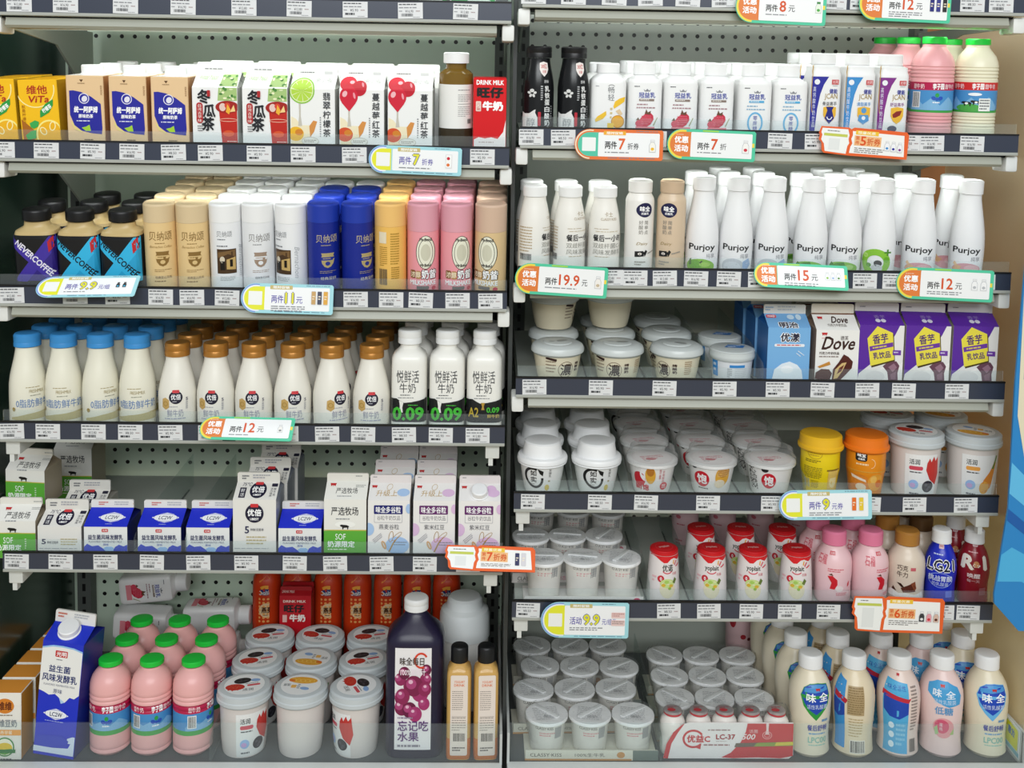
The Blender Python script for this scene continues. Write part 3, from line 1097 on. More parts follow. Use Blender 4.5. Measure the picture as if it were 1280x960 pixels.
k = mshake('pink milkshake bottle', 'EE9DA6', 'DFA0AE', '')
put(k, 'L2', [529.3, (570.5, 10)], [4, 5], pitch=.053, dx=.001)
k = mshake('beige milkshake bottle', 'DDC090', 'D3B59E', '')
put(k, 'L2', [(613, -22)], 4, pitch=.053, dx=.001)

# ---- fourth shelf: fresh milk
ba = [('T', '0脂肪鲜牛奶', 26, 500, 74, 510.5, '4C79B4'), ('L', 38, 485, 60, 486.5, 1, 'A2905A'), ('T', 'FRESHMILK', 42, 488.5, 58, 492.5, '9A884E'), ('L', 43, 495, 57, 497, 1, '9A9A88'), ('P', [(20, 523), (40, 518.5), (66, 516), (80, 516), (80, 526), (20, 526)], 'B9AC7A'), ('E', 23, 513, 2, 2.6, 'A08A50')]
k = bottle('milk_bottle', 'blue-capped milk bottle', 'bottle', 'L3', 36, [(14.3, 432.5), (14.8, 437), (16.4, 446), (19, 457), (21.3, 467), (22.6, 478), (22.8, 490), (22.4, 525)], 'ECE8D6', ([(15.6, 415.5), (16.5, 418), (16.5, 425), (16.2, 426), (16.5, 427), (16.5, 431.5)], '3F93D6'), art=ba, rough=.28)
put(k, 'L3', [(35, -14), (80, -42), (126, -8), (172, -40)], [3, 4, 4, 4], pitch=.0605, dx=.0024)
br_ = [('E', 315, 498.5, 8.2, 8.2, '1E1C30'), ('R', 310.6, 489.4, 319.4, 493, 'D2353B', {'r': 1}), ('T', '优倍', 309, 494.5, 321, 501.5, 'FFFFFF', B), ('L', 311, 503, 319, 504.5, 1, 'D8D8E0'),
       ('P', [(299.5, 501), (303, 499), (307, 502), (307, 511), (303, 514), (299, 511)], 'C9A462'), ('O', 303, 506.5, 2.6, 3, .7, 'A8843E'), ('T', '鲜牛奶', 304.5, 513.5, 324, 523, '8F8FA6'), ('T', '5', 327, 499, 329.6, 503, '5A5A6A', B), ('L', 327, 504, 329.4, 514, 6, '8A8A96'), ('L', 307, 509.5, 321, 511, 1, '9A9AA6'), ('L', 302, 524, 328, 526.5, 1, 'A9A9BE')]
k = bottle('milk_bottle', 'gold-capped milk bottle', 'bottle', 'L3', 318, [(14.2, 445), (14.6, 449), (15.2, 452), (18.3, 463), (21.6, 476), (23.8, 488), (24, 496), (23.2, 525)], 'EDE9DE', ([(15.6, 428.5), (16, 430.5), (16, 437), (15.6, 438), (16, 439), (16, 444.6)], 'B27A34'), art=br_, rough=.26)
k.parts[-1] = ('cap', ring_mesh('cap', [(.0202, k.H(444.6)), (.0202, k.H(438.5)), (.0197, k.H(437.8)), (.0202, k.H(437)), (.0202, k.H(430)), (.019, k.H(428.5))], mat('B57C36', .3, .35)), None, ())
put(k, 'L3', [222, (270, -8), 317.5, (366, 12), (414.6, 34), (464.5, 6)], 4, pitch=.0615, dx=.0024)


def yue(look, alt):
    a = [('T', '悦鲜活', 497, 463.5, 525.5, 479, '3A3C40'), ('T', '牛奶', 501, 479.5, 521.5, 491.5, '3A3C40'), ('L', 502, 493.5, 520, 495.5, 1, '55575C'), ('L', 499, 497, 524, 498.6, 1, '77797E')]
    blk = [(489.5, 499), (497, 498.5), (502, 501.5), (507, 504), (516, 503), (526, 501), (535.5, 498.5), (535.5, 528), (489.5, 528)]
    a += [('P', blk, '17191A')]
    if alt:
        a += [('P', [(508, 503), (513, 503), (511.5, 508), (512.5, 512), (508.5, 512), (509.5, 508)], 'B8923A'), ('T', 'A2', 492, 509, 505, 521, 'BFA53A', B), ('T', '0.09', 515, 508.5, 531.5, 515.5, '46B83A', BB), ('T', '鲜牛奶', 516, 517.5, 531.5, 522, 'BFA53A', B)]
    else:
        a += [('P', [(500.5, 501), (506, 503.5), (504.6, 510), (505.4, 516), (501, 516), (501.6, 508)], 'ECEAE2'), ('T', '0.09', 492, 509, 532, 526, '45B939', BB), ('L', 512, 506, 527, 508, 1, '45B939')]
    return bottle('milk_bottle', look, 'bottle', 'L3', 512, [(11.8, 428.5), (12.2, 432.5), (15, 435.5), (20, 440), (22.3, 445), (22.8, 452), (22.8, 525)], 'EFEDE6', ([(14.6, 411), (15.2, 413), (15.2, 420), (14.8, 421), (15.2, 422), (15.2, 428)], 'F1F2F2'), art=a, sq=.85, p=4.5, rough=.25)


k = yue('square white-capped milk bottle', 0)
k.square = True
put(k, 'L3', [512, 559], 3, pitch=.062, dx=.006)
k = yue('square milk bottle with black gold label', 1)
k.square = True
put(k, 'L3', [605.5], 2, pitch=.062, dx=.006, look='square black-gold labelled milk bottle')

# ---- fifth shelf: gable-top milk cartons
W_ = lambda x, y, s=1: ('P', [(x - 4 * s, y - 2.4 * s), (x + 4 * s, y - 2.4 * s), (x + 2.6 * s, y + 1.8 * s), (x + .8 * s, y), (x, y + 2 * s), (x - .8 * s, y), (x - 2.6 * s, y + 1.8 * s)], 'C22B2E')
cow = lambda x, y: ('P', [(x - 6, y - 2), (x - 4, y - 3), (x + 3, y - 2.4), (x + 6, y - 1), (x + 5, y + .6), (x + 4.6, y + 3), (x + 3.6, y + 3), (x + 3.4, y + .8), (x - 1, y + 1), (x - 1.6, y + 3), (x - 2.6, y + 3), (x - 2.8, y + .4), (x - 5, y - .6)], '1C1C1C')
sof_s = [W_(14.6, 636.5), ('T', '严选牧场', 14.5, 640, 45, 649, INK), ('L', 17, 651, 37, 653, 1, GR), ('L', 44, 625.5, 58, 628, 1, 'A9AAA6'), ('L', 44, 634, 56, 637.5, 2, 'A9AAA6'), cow(25, 663), ('P', [(0, 667), (27, 666), (56, 667), (56, 700), (0, 700)], '5FAE3C'), ('P', [(0, 666.4), (56, 666.4), (56, 667.4), (0, 667.4)], 'C9B64A'),
         ('T', 'SOF', 14, 672, 26, 679.5, 'FFFFFF'), ('T', '奶源限定', 4, 681, 36.5, 688.5, 'FFFFFF', B), ('L', 41, 673, 43, 687, 5, 'E4F2D8')]
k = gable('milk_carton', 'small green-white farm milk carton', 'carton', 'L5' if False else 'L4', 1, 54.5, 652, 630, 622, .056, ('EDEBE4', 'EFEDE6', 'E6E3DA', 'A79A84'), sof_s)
k.square = True
K_SOFS = k
put(k, 'L4', [27.5], 1, names=['leftmost, at the front lip'])
sof_t = [W_(417, 606.5), ('T', '严选牧场', 421.5, 610, 449, 617.5, INK), ('L', 424, 620, 442, 622, 1, GR), ('L', 445, 593.5, 457, 596.5, 1, 'A9AAA6'), ('L', 446, 606, 459, 610, 2, 'A9AAA6'), ('T', '严选牧场', 417, 634, 451.5, 644.5, INK, {'bold': .008}), ('L', 423, 648, 445, 650.5, 1, GR), ('E', 435, 656, 13, 4, 'F7F6F0'), cow(434, 659), ('P', [(407, 664), (435, 662.6), (462, 663), (462, 700), (407, 700)], '5FAE3C'), ('P', [(407, 662.6), (462, 662.4), (462, 663.6), (407, 663.6)], 'C9B64A'),
         ('T', 'SOF', 422.5, 667.5, 435.5, 675, 'FFFFFF'), ('T', '奶源限定', 412.5, 676.5, 447, 684.5, 'FFFFFF', B), ('L', 413, 686, 447, 688.5, 1, 'E4F2D8')]
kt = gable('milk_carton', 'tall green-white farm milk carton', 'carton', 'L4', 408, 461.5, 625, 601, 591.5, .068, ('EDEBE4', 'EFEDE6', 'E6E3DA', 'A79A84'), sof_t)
kt.square = True
put(kt, 'L4', [435], 1, names=['beside blue-white cartons'])
put(kt, 'L4', [27], 4, pitch=.073, first=3, y0=.06, dx=.003, names=['back of leftmost lane'])
# the carton that stands on a lying one
p = at(44, 600, .125)
S4 = SH['L4']
lying = spawn(k, (p.x - .048, .117, S4.deck(.115) + .0287), Matrix(((0, 0, 1), (1, 0, 0), (0, 1, 0))),
              "small green-white farm milk carton lying flat under another, left bay's fifth shelf", k.look + 's')
spawn(k, (p.x + .002, .117, S4.deck(.13) + .0575), Matrix.Rotation(rad(-6), 3, 'Z'), "small green-white farm milk carton standing on top of a lying carton", k.look + 's')


def best(x0, kink, finb, fint, x1, tall):
    cx = (x0 + x1) / 2
    y = kink
    a = [('E', cx + 2, kink - 12, 10.6, 10.4, '1E1C36'), ('R', cx - 3, kink - 22.6, cx + 7, kink - 18.8, 'D2353B', {'r': 1}), ('T', '优倍', cx - 6, kink - 17, cx + 10, kink - 8.5, 'FFFFFF', BB), ('T', 'UBEST', cx - 3, kink - 7, cx + 7, kink - 4.5, 'FFFFFF', BB),
         ('T', '75℃', x0 + 8, kink - 21.5, x0 + 20, kink - 17, '3A3C50', {'shear': .2}), ('R', x0 + 6, kink - 15, x0 + 14, kink - 2, '1E1C36'), ('T', '鲜活', x0 + 7.4, kink - 14, x0 + 12.6, kink - 3, 'FFFFFF', {'vert': 1}), ('R', x1 - 9, kink - 20.5, x1 - 1.5, kink - 16.5, '1E1C36', {'r': .8}), ('T', '活力营养', x1 - 10, kink - 15, x1 - 6.5, kink - 3, '5A5C66', {'vert': 1}), ('T', '鲜牛奶', x1 - 5.5, kink - 15, x1 - 2.5, kink - 4, '5A5C66', {'vert': 1}),
         ('L', x0 + 6, fint + 3, x0 + 15, fint + 9, 2, '6A6C72'), ('L', x0 + 20, fint + 2, x0 + 42, fint + 8, 2, 'A9AAB0')]
    b = 17 if tall else -6
    if tall:
        a += [('E', cx, kink + 17, 11.6, 11.6, '1E1C36'), ('R', cx - 5, kink + 5, cx + 5, kink + 9.4, 'D2353B', {'r': 1}), ('T', '优倍', cx - 9, kink + 11.5, cx + 9, kink + 20.5, 'FFFFFF', BB), ('T', 'UBEST', cx - 5.5, kink + 22.5, cx + 5.5, kink + 25.5, 'FFFFFF', BB)]
    yb = kink + (33 if tall else 15)
    a += [('T', '5', x0 + 15 - (0 if tall else 10), yb, x0 + 20.5 - (0 if tall else 10), yb + 9 - (0 if tall else 2.5), '2A2C50', B), ('T', '种鲜活营养', x0 + (22 if tall else 12), yb + 2.5, x0 + (39 if tall else 26), yb + 6, '3A3C50'), ('L', x0 + (17 if tall else 29), yb + (12 if tall else -1), x0 + (42 if tall else 50), yb + (24 if tall else 8.5), 3, 'C2B48A', {'k': .4}), ('L', x0 + 2, yb + (27 if tall else 11), x1 - 4, yb + (28.5 if tall else 12.5), 1, 'A9AAB0')]
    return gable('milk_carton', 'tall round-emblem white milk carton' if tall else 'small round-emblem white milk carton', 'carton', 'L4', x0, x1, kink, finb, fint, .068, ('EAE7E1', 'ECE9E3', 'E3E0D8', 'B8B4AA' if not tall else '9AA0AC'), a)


k = best(57, 659, 637, 624, 112, False)
k.square = True
put(k, 'L4', [85], 2, pitch=.085, dx=.004)
k = best(295, 625, 602, 590.5, 349.5, True)
k.square = True
put(k, 'L4', [324], 3, dx=.004)
lc = [('P', [(112, 634), (180, 634), (180, 659), (112, 659)], '2231C8'), ('P', [(128, 647), (137, 642.5), (146, 640.6), (155, 642.5), (163, 647), (155, 651.5), (146, 653.4), (137, 651.5)], 'F4F5F7'), ('O', 145.5, 647, 15.4, 5.2, .5, '2231C8'), ('T', 'LC2W', 137, 644.8, 154, 649.4, '2A3152', {'bold': .01, 'shear': .1}), ('L', 140, 655, 152, 656.6, 1, 'A8B0E8'),
      ('R', 136.5, 661.5, 144.5, 665.5, 'C8302E', {'r': 1}), ('T', '光明', 137.5, 662.2, 143.5, 664.9, 'FFFFFF'), ('T', '益生菌风味发酵乳', 119, 668.6, 163, 675, '262C5A', B), ('T', 'FLAVORED FERMENTED MILK', 120, 676.4, 162, 678.6, '55597A'), ('T', '原味', 138, 679.6, 145, 682.4, '3A52B0'),
      ('P', [(112, 684), (118, 680), (124, 683), (132, 682), (138, 686), (146, 690), (150, 690), (153, 684), (158, 681), (164, 683), (170, 681), (170, 700), (112, 700)], '2A45C4'), ('P', [(138, 686), (142, 683.5), (149, 683.5), (152, 685.5), (150, 691), (143, 691)], '9EC4F0'),
      ('L', 124, 626.5, 136, 631.5, 2, 'D0605A'), ('L', 144, 626, 162, 631.5, 2, 'B8BAC0'), ('P', [(168, 628.5), (171, 628.5), (170, 626.9), (173, 629), (170, 631), (171, 629.5), (168, 629.5)], 'C08A30')]
k = gable('yogurt_carton', 'small blue-white yogurt carton', 'carton', 'L4', 114, 168.5, 658, 635, 624.5, .068, ('EDEDEA', '2231C8', 'E9E7E2', '1A2272'), lc)
k.square = True
put(k, 'L4', [141.5, 207.4, 266.8, 379.5], 1)


def grain(look, box, flav, circ, cap=None):
    a = [W_(468.5, 609, .9), ('T', '升级上市', 471, 613, 508, 621, 'C0A068', {'shear': .1}) if not cap else ('E', 503, 612, 7, 6, circ), ('O', 488, 609, 3.4, 4.4, .5, 'C0A068', {'rot': 35}), ('E', 506, 616, 8, 5, circ), ('L', 466, 595.5, 474, 597, 1, '6A6C70'),
         ('R', 469.6, 632, 506, 643, box, {'r': 1.2}), ('T', '味全多谷粒', 472, 633.4, 503.6, 641.6, 'FFFFFF', B), ('R', 470, 643, 505.6, 653.6, 'B8B8BC', {'r': 1}), ('R', 470.6, 643, 505, 653, 'EEEBE8', {'r': .8}), ('T', '谷粒牛奶饮品', 473.6, 644.8, 503, 650.6, '6A6670'), ('T', flav, 476, 655.6, 501.6, 662, '55535A'),
         ('E', 499.5, 682, 15, 11, circ), ('E', 463, 662, 7, 8, circ), ('O', 491.5, 671, 3, 7, .7, 'B08A50', {'rot': 10}), ('O', 499, 670.6, 2.6, 8, .6, 'B08A50', {'rot': 48}), ('O', 482.5, 681.5, 2.6, 5.6, 2, 'D8A878', {'rot': -25}), ('P', [(488, 690), (494, 678), (503, 668), (495, 680), (490, 690)], 'B08A50'), ('L', 468, 670, 482, 676, 3, '8A8890', {'rot': -40, 'k': .35}), ('E', 514, 636, 4, 6, circ), ('L', 495, 677, 512, 683, 2, '77757E', {'k': .3})]
    return gable('grain_milk_carton', look, 'carton', 'L4', 462, 515, 626, 603.5, 593.5, .068, ('EEEBE8', 'EEEBE9', 'E6DEDC', 'CBC6C2'), a, cap)


k = grain('white oat milk carton with blue label', '20246E', '燕麦谷粒', 'A9C6EA')
k.square = True
put(k, 'L4', [488.5], 3, dx=.001, look='white oat milk carton, blue label')
k = grain('white grain milk carton with purple label', '652A68', '紫米红豆', 'DDBBDC')
k.square = True
put(k, 'L4', [544], 3, dx=-.001, look='white grain carton, purple label')
k = grain('white grain milk carton with round white cap', '652A68', '紫米红豆', 'DDBBDC', (488, 617, 10.4, 'F3F3F4'))
put(k, 'L4', [599.5], 1, look='white purple-label carton with round white cap')

# ---- bottom tray
soy = [('R', -10, 868, 33, 882, 'F1EDE2'), ('E', 12.6, 883, 11.6, 9.4, 'D9822B'), ('T', '维维', 3.5, 877.5, 21.5, 888.5, '6A2F14', BB), ('L', 2, 893.5, 24, 896, 1, '8A7A66'), ('T', '维维豆奶', -3, 899.5, 28, 909.5, 'B9BCBE', BB), ('T', '维维豆奶', -2.6, 900, 27.4, 909, '6A6E74'),
       ('R', -12, 912.5, 34, 919.5, 'F0A24A'), ('T', '营养早餐', 2, 913.6, 22, 918.4, 'FFF1DA'), ('E', 12.6, 934, 12, 12, '3E8A3E'), ('E', 12.6, 934, 10.4, 10.4, 'F4F0DC'), ('E', 12.6, 935, 9.6, 6.4, 'E6C22E'), ('P', [(3, 938), (22, 936), (21, 941), (13, 944), (5, 942)], '5FA03C'), ('R', -1, 937, 26, 941.5, '2F7A3A'), ('L', 1, 948, 25, 951, 1, '55575A')]
k = box_pack('soy_milk_box', 'orange cream soy milk box', 'box', 'L5', -10, 33, 867, .045, ('EFEAE0', 'E39A3C', 'F2A040'), soy, bot=952)
k.square = True
put(k, 'L5', [12], 5, pitch=.05, dx=.001)
gm = [('P', [(48, 816), (62, 812.5), (75, 812), (90, 813), (102, 816), (102, 869), (96, 874), (90, 873), (84, 880), (79, 882), (76, 875), (70, 871), (62, 873), (55, 870), (48, 868)], 'F1F0EC'), ('P', [(48, 814), (62, 810.5), (75, 810), (90, 811), (102, 814), (102, 816), (90, 813), (75, 812), (62, 812.5), (48, 816)], '9CC6EC'),
      ('P', [(76, 875), (84, 880), (79, 882)], 'B4D4F0'), ('R', 66, 816.5, 82.5, 824.5, 'C8302E', {'r': 1}), ('T', '光明', 67.5, 817.6, 81, 823.6, 'FFFFFF', B), ('L', 68, 827, 80, 829, 1, '77797E'), ('T', '益生菌', 59, 835, 88, 844, '23306E', B), ('T', '风味发酵乳', 51, 846, 98, 856, '23306E', B), ('T', 'FLAVORED FERMENTED MILK', 54, 858.6, 96, 861, '77798A'), ('T', '原味', 67.5, 864.5, 79.5, 870, '3A4270'),
      ('P', [(57, 896), (65, 891.5), (74, 889), (83, 891.5), (91, 896), (83, 900.5), (74, 903), (65, 900.5)], 'F4F5F7'), ('O', 74, 896, 15, 5.6, .5, '2231C8'), ('T', 'LC2W', 66, 893.4, 82.5, 898.8, '1F2858', B), ('L', 60, 904, 88, 906, 1, 'A8B0E8'), ('P', [(92, 924), (99, 921), (102, 921), (102, 945), (48, 945), (48, 938), (74, 938), (94, 936), (97, 930), (92, 930)], 'DCE6F4'), ('P', [(50, 925), (84, 922), (94, 927), (92, 934), (74, 938), (50, 938)], '2C3FC0'), ('L', 52, 768.5, 64, 776, 2, 'D0705A'), ('L', 74, 768, 94, 774, 2, 'B8BAC0')]
k = gable('yogurt_carton', 'tall blue-white yogurt carton with round white cap', 'carton', 'L5', 48, 102.5, 806, 781, 766, .07, ('2336C6', '2336C6', 'EDEBE6', '1C2788'), gm, (74, 791, 13, 'F3F3F4'), yf=.024)
put(k, 'L5', [(79, -7, 5)], 1)


def juicy(look, cx, shelf, capy, prof, ribs, b1, b2, b3, body, red, art, yf=.022, capw=15):
    return bottle('yogurt_drink_bottle', look, 'bottle', shelf, cx, prof, body, ([(capw, capy[0]), (capw, capy[1])], '1FC63F'), bands=[(b1[0], b1[1], red), (b2[0], b2[1], '4C92CC'), (b3[0], b3[1], '3FA24A')], art=art, ribs=ribs, rough=.3, base=.72, yf=yf)


def lzy(cx, v0, v1, v2, white=False):
    a = [('T', '李子园', cx - 4, v0 + 1.2, cx + 10, v1 - 1, 'FFFFFF', BB), ('T', '甜牛奶', cx + 11, v0 + 2, cx + 24, v1 - 1.6, 'F6D8DC', B), ('T', '甜牛奶', cx - 26, v0 + 2, cx - 13, v1 - 1.6, 'F6D8DC', B),
         ('P', [(cx - 30, v2 - 4), (cx - 22, v1 + 8), (cx - 14, v2 - 7), (cx - 4, v1 + 9), (cx + 6, v2 - 6), (cx + 16, v1 + 8), (cx + 28, v2 - 5), (cx + 28, v2), (cx - 30, v2)], '7FB4DC')]
    if white:
        a += [('E', cx - 6, v2 - 3, 14, 5, '4FA84A'), cow(cx - 9, v2 - 8), cow(cx + 1, v2 - 9.5), ('E', cx - 9, v2 - 8.4, 2, 1.4, 'F5F5F2'), ('E', cx + 2, v2 - 10, 1.8, 1.2, 'F5F5F2'), ('R', cx + 5, v1 + 10, cx + 18, v2 + 1, 'F2F4F0'), ('L', cx + 6, v1 + 11, cx + 17, v2, 4, '77797E'), ('E', cx, v1 + 5, 8, 2, 'F2F6FA')]
    else:
        a += [('E', cx + 2, v1 + 6, 2.4, 2.6, '2FA04A'), ('E', cx - 2, v1 + 10, 3, 2.4, '2A56B8', {'rot': 30}), ('E', cx + 6, v1 + 10, 3, 2.4, '2A56B8', {'rot': -30}), ('E', cx + 2, v1 + 11, 1.6, 2, '2A56B8'), ('L', cx - 3, v1 + 14, cx + 8, v1 + 17, 1, 'F2F6FA'), ('R', cx - 27, v1 + 2, cx - 17, v2 - 3, 'F4F4F4'), ('B', cx - 26, v1 + 3, cx - 18, v2 - 4, '222222')]
    return a


k = juicy('pink green-capped yogurt drink bottle', 188, 'L5', (822, 828), [(13, 830), (13.5, 832), (17.5, 835), (22.4, 841), (25, 848), (25.7, 856), (25.7, 866), (25.2, 884), (25.2, 920), (25.6, 930), (25, 941)], [(858, 880, 4, .0014), (922, 934, 2, .0012)], (884, 894), (894, 915), (915, 921), 'EFB3B0', 'B81F4A', lzy(188, 884, 894, 915))
put(k, 'L5', [(137.5, -18), (189, 6), (241, 48)], 3, pitch=.0715, dx=.0015)


def tub(look, fruit, lid, rot=0):
    cx = 305
    a = [('R', 291, 895, 331, 950, 'ECEBE9')]
    a += [('T', '活润', 296, 900.5, 309, 907.5, '3A4446', B)] + fruit + [('L', 297, 916, 321, 919, 1, '55575A'), ('E', 302, 933, 6.2, 6, '9DBDE6'), ('E', 301, 934, 3.6, 3, 'C9A6D8'), ('L', 297, 943, 315, 947, 1, '77797E')]
    d = [('E', 0, 0, .84, .84, 'F1F1F0')] + lid
    return bottle('yogurt_tub', look, 'tub', 'L5', cx, [(31.2, 871.5), (30.8, 876), (29, 915), (27.6, 946)], 'DED5D0', ([(32.6, 856), (34, 858), (34, 864), (35, 865), (35, 869), (33.6, 871)], 'BFC9CE'), art=a, base=.96, rough=.35, lid_art=d, cap_m=mat('CDD3D5', .3, 0, .93), capname='lid', yf=.0145)


straw_l = [('E', -.36, .22, .40, .26, 'C9352B'), ('P', [(-.7, .22), (-.62, .5), (-.5, .42), (-.44, .56), (-.34, .42), (-.2, .5), (-.2, .3)], 'C9352B'), ('E', -.12, -.30, .36, .24, '2A2628', {'rot': -15}), ('E', .42, -.34, .2, .12, '8FB0DC'), ('R', .12, -.02, .66, .12, 'D5545C', {'r': .05, 'rot': -12}), ('L', .05, -.12, .6, -.04, 1, '77797E', {'rot': -12}), ('T', '活润', -.02, .34, .42, .54, '2F3436', {'rot': -8})]
for i in range(12):
    straw_l.append(('E', -.36 + .28 * math.cos(i * 2.4) * (.4 + .05 * i), .2 + .16 * math.sin(i * 2.4) * (.4 + .05 * i), .015, .012, 'E8B06A'))
    straw_l.append(('O', -.12 + .26 * math.cos(i * 2.1) * (.3 + .06 * i), -.3 + .16 * math.sin(i * 2.1) * (.3 + .06 * i), .045, .04, .014, '5A5258'))
mango_l = [('E', .05, .36, .62, .27, 'E9A83A', {'rot': -8})] + [('O', -.35 + .2 * i, .38 - .03 * i, .11, .13, .03, 'F6CB62') for i in range(5)] + [('E', .5, .22, .14, .1, 'E2762C'), ('E', -.28, -.26, .2, .12, '8FB0DC'), ('R', .12, -.34, .34, -.1, 'F0B860', {'r': .04, 'rot': -12}), ('L', -.02, -.36, .1, .06, 3, '8A8C90', {'rot': -12}), ('T', '活润', .40, -.28, .68, -.08, '3A4446', {'rot': -12})]
sb = [('R', 296, 909.5, 313, 914.5, 'D2485A', {'r': 2}), ('P', [(318, 905), (321, 899), (323, 904), (326, 897), (328, 903), (332, 898), (333, 906), (335, 920), (330, 934), (322, 926), (317, 914)], 'C93A34'), ('E', 320, 935, 7, 7.5, '34323A'), ('E', 318, 933, 1.8, 1.8, '55525C'), ('E', 322, 936, 1.8, 1.8, '55525C'), ('E', 320, 939, 1.8, 1.8, '55525C')]
mb_ = [('R', 296, 909.5, 313, 914.5, 'E9A24A', {'r': 2}), ('P', [(331, 902), (334, 905), (330, 922), (327, 936), (320, 944), (314, 940), (318, 926), (325, 916)], 'E08A32'), ('E', 319, 936, 6, 8, 'EDAE48'), ('P', [(327, 912), (334, 896), (336, 897), (330, 913)], '5A8A3A')]
kb = tub('berry yogurt tub', sb, straw_l)
km = tub('mango yogurt tub', mb_, mango_l)
kb.square = km.square = True
# front row, middle row, back row of the three lanes; each tub is turned its own way
for kk, c, j, spin, lk in ((kb, 305, 0, 5, 'berry yogurt tub, leftmost, front row'), (km, 375.5, 0, 165, 'mango yogurt tub with back label, middle lane, front row'), (kb, 445, 0, -75, 'berry yogurt tub, rightmost, front row'),
                           (kb, 305, 1, 8, 'berry yogurt tub, leftmost, second row'), (km, 375.5, 1, -20, 'mango yogurt tub, middle lane, second row'), (kb, 445, 1, 10, 'berry yogurt tub, rightmost, second row'),
                           (kb, 305, 2, 0, 'berry yogurt tub, leftmost, back row'), (kb, 374.5, 2, -28, 'berry yogurt tub, middle lane, back row'), (kb, 445, 2, 4, 'berry yogurt tub, rightmost, back row')):
    S = SH['L5']
    y = kb.yc + .0905 * j
    x = at(c, 905, kb.yc).x + .002 * j
    spawn(kk, (x, y, S.deck(y) + .0005), S.M @ Matrix.Rotation(rad(spin), 3, 'Z'), lk + ", left bay's bottom tray", 'yogurt tubs on the left tray')
jl = [('R', 495, 811, 541, 938, 'EEEAEA')]
rnd = random.Random(5)
gp_ = []
for gx, gy, gr_ in ((500, 850, 8), (507, 842, 8), (536, 838, 7), (538, 850, 8), (500, 873, 10), (527, 866, 12), (514, 858, 9), (519, 858, 13), (536, 862, 9), (503, 885, 10), (514, 888, 10), (521, 893, 9.5), (505, 871, 10), (532, 880, 8)):
    c = rnd.choice(('7E1F4A', '8F2655', '6A1840', 'A5336A', '93285A'))
    gp_ += [('E', gx, gy, gr_ * .9, gr_, c), ('E', gx - gr_ * .25, gy - gr_ * .2, gr_ * .5, gr_ * .5, 'AE4478'), ('E', gx - gr_ * .3, gy - gr_ * .4, gr_ * .22, gr_ * .2, 'E6B8CC')]
jl += gp_ + [('O', 528, 826, 9, 10, 2.4, 'D8452C', {'arc': (60, 330)}), ('T', '味全每日', 501, 822, 532, 832, '4A4038', B), ('T', '100%葡萄汁', 502, 836, 534, 845, 'F4E6EC', B), ('L', 499, 896, 522, 900, 1, '9A8EA0'), ('T', '忘记吃', 499, 901, 538, 914, '5E2E74', B), ('T', '水果', 499, 915, 526, 927, '5E2E74', B), ('L', 499, 930.5, 538, 935.5, 1, '8A8490')]
k = bottle('juice_bottle', 'large dark purple grape juice bottle', 'bottle', 'L5', 519, [(13, 760), (13.4, 763), (16, 767), (22, 774), (30, 782), (35.6, 789), (37, 796), (37.2, 806), (37.2, 946)], '241F38', ([(15, 745.5), (15.6, 748), (15.6, 752), (15.2, 753), (15.6, 754), (15.6, 760)], 'EFEFEF'), art=[e if e[0] != 'E' else (e[0], max(495 + e[3], min(541 - e[3], e[1])), *e[2:]) for e in jl], sq=.92, p=4.5, rough=.3, dr=.8, base=.95, yf=.024)
put(k, 'L5', [519], 1)
k = bottle('milk_tub', 'tall white tub with frosted dome lid', 'tub', 'L5', 580, [(30.5, 793), (31, 797), (29, 858)], 'E6E4E0', ([(20, 744), (22, 747), (24, 756), (30, 760), (32, 766), (32.4, 792)], 'DADDDE'), yc=.205, base=.95, capname='lid', cap_m=mat('E6EAEA', .4))
put(k, 'L5', [580], 1)
al = [('R', 564, 845, 586, 945, 'EBDDD2', {'r': 2}), ('T', 'YOGURT', 568.5, 851.5, 582, 854.6, 'E0764A', B), ('T', 'DRINK', 568.5, 855.6, 582, 858.6, 'E0764A', B), ('L', 566, 864, 580, 889, 10, '8A8078', {'k': .3}), ('R', 566, 896, 584, 896.5, '8A8078'), ('L', 566, 897, 584, 915, 6, '9A9088', {'k': .3}), ('B', 568, 917, 583, 927, '4A4440'), ('L', 567, 934, 583, 940, 2, '5A5450')]
k = bottle('juice_bottle', 'slim amber square juice bottle', 'bottle', 'L5', 574.5, [(10, 825.5), (10.4, 828), (14, 832), (15.6, 837), (15.8, 843), (15.8, 946)], 'D0A55E', ([(10.6, 806), (11.2, 808.5), (11.2, 825)], '17181A'), art=al, sq=.95, rough=.2, bands=[(924, 950, 'C9763C')], base=.96, yf=.022)
k.square = True
put(k, 'L5', [573.5, (607, 4)], 1)
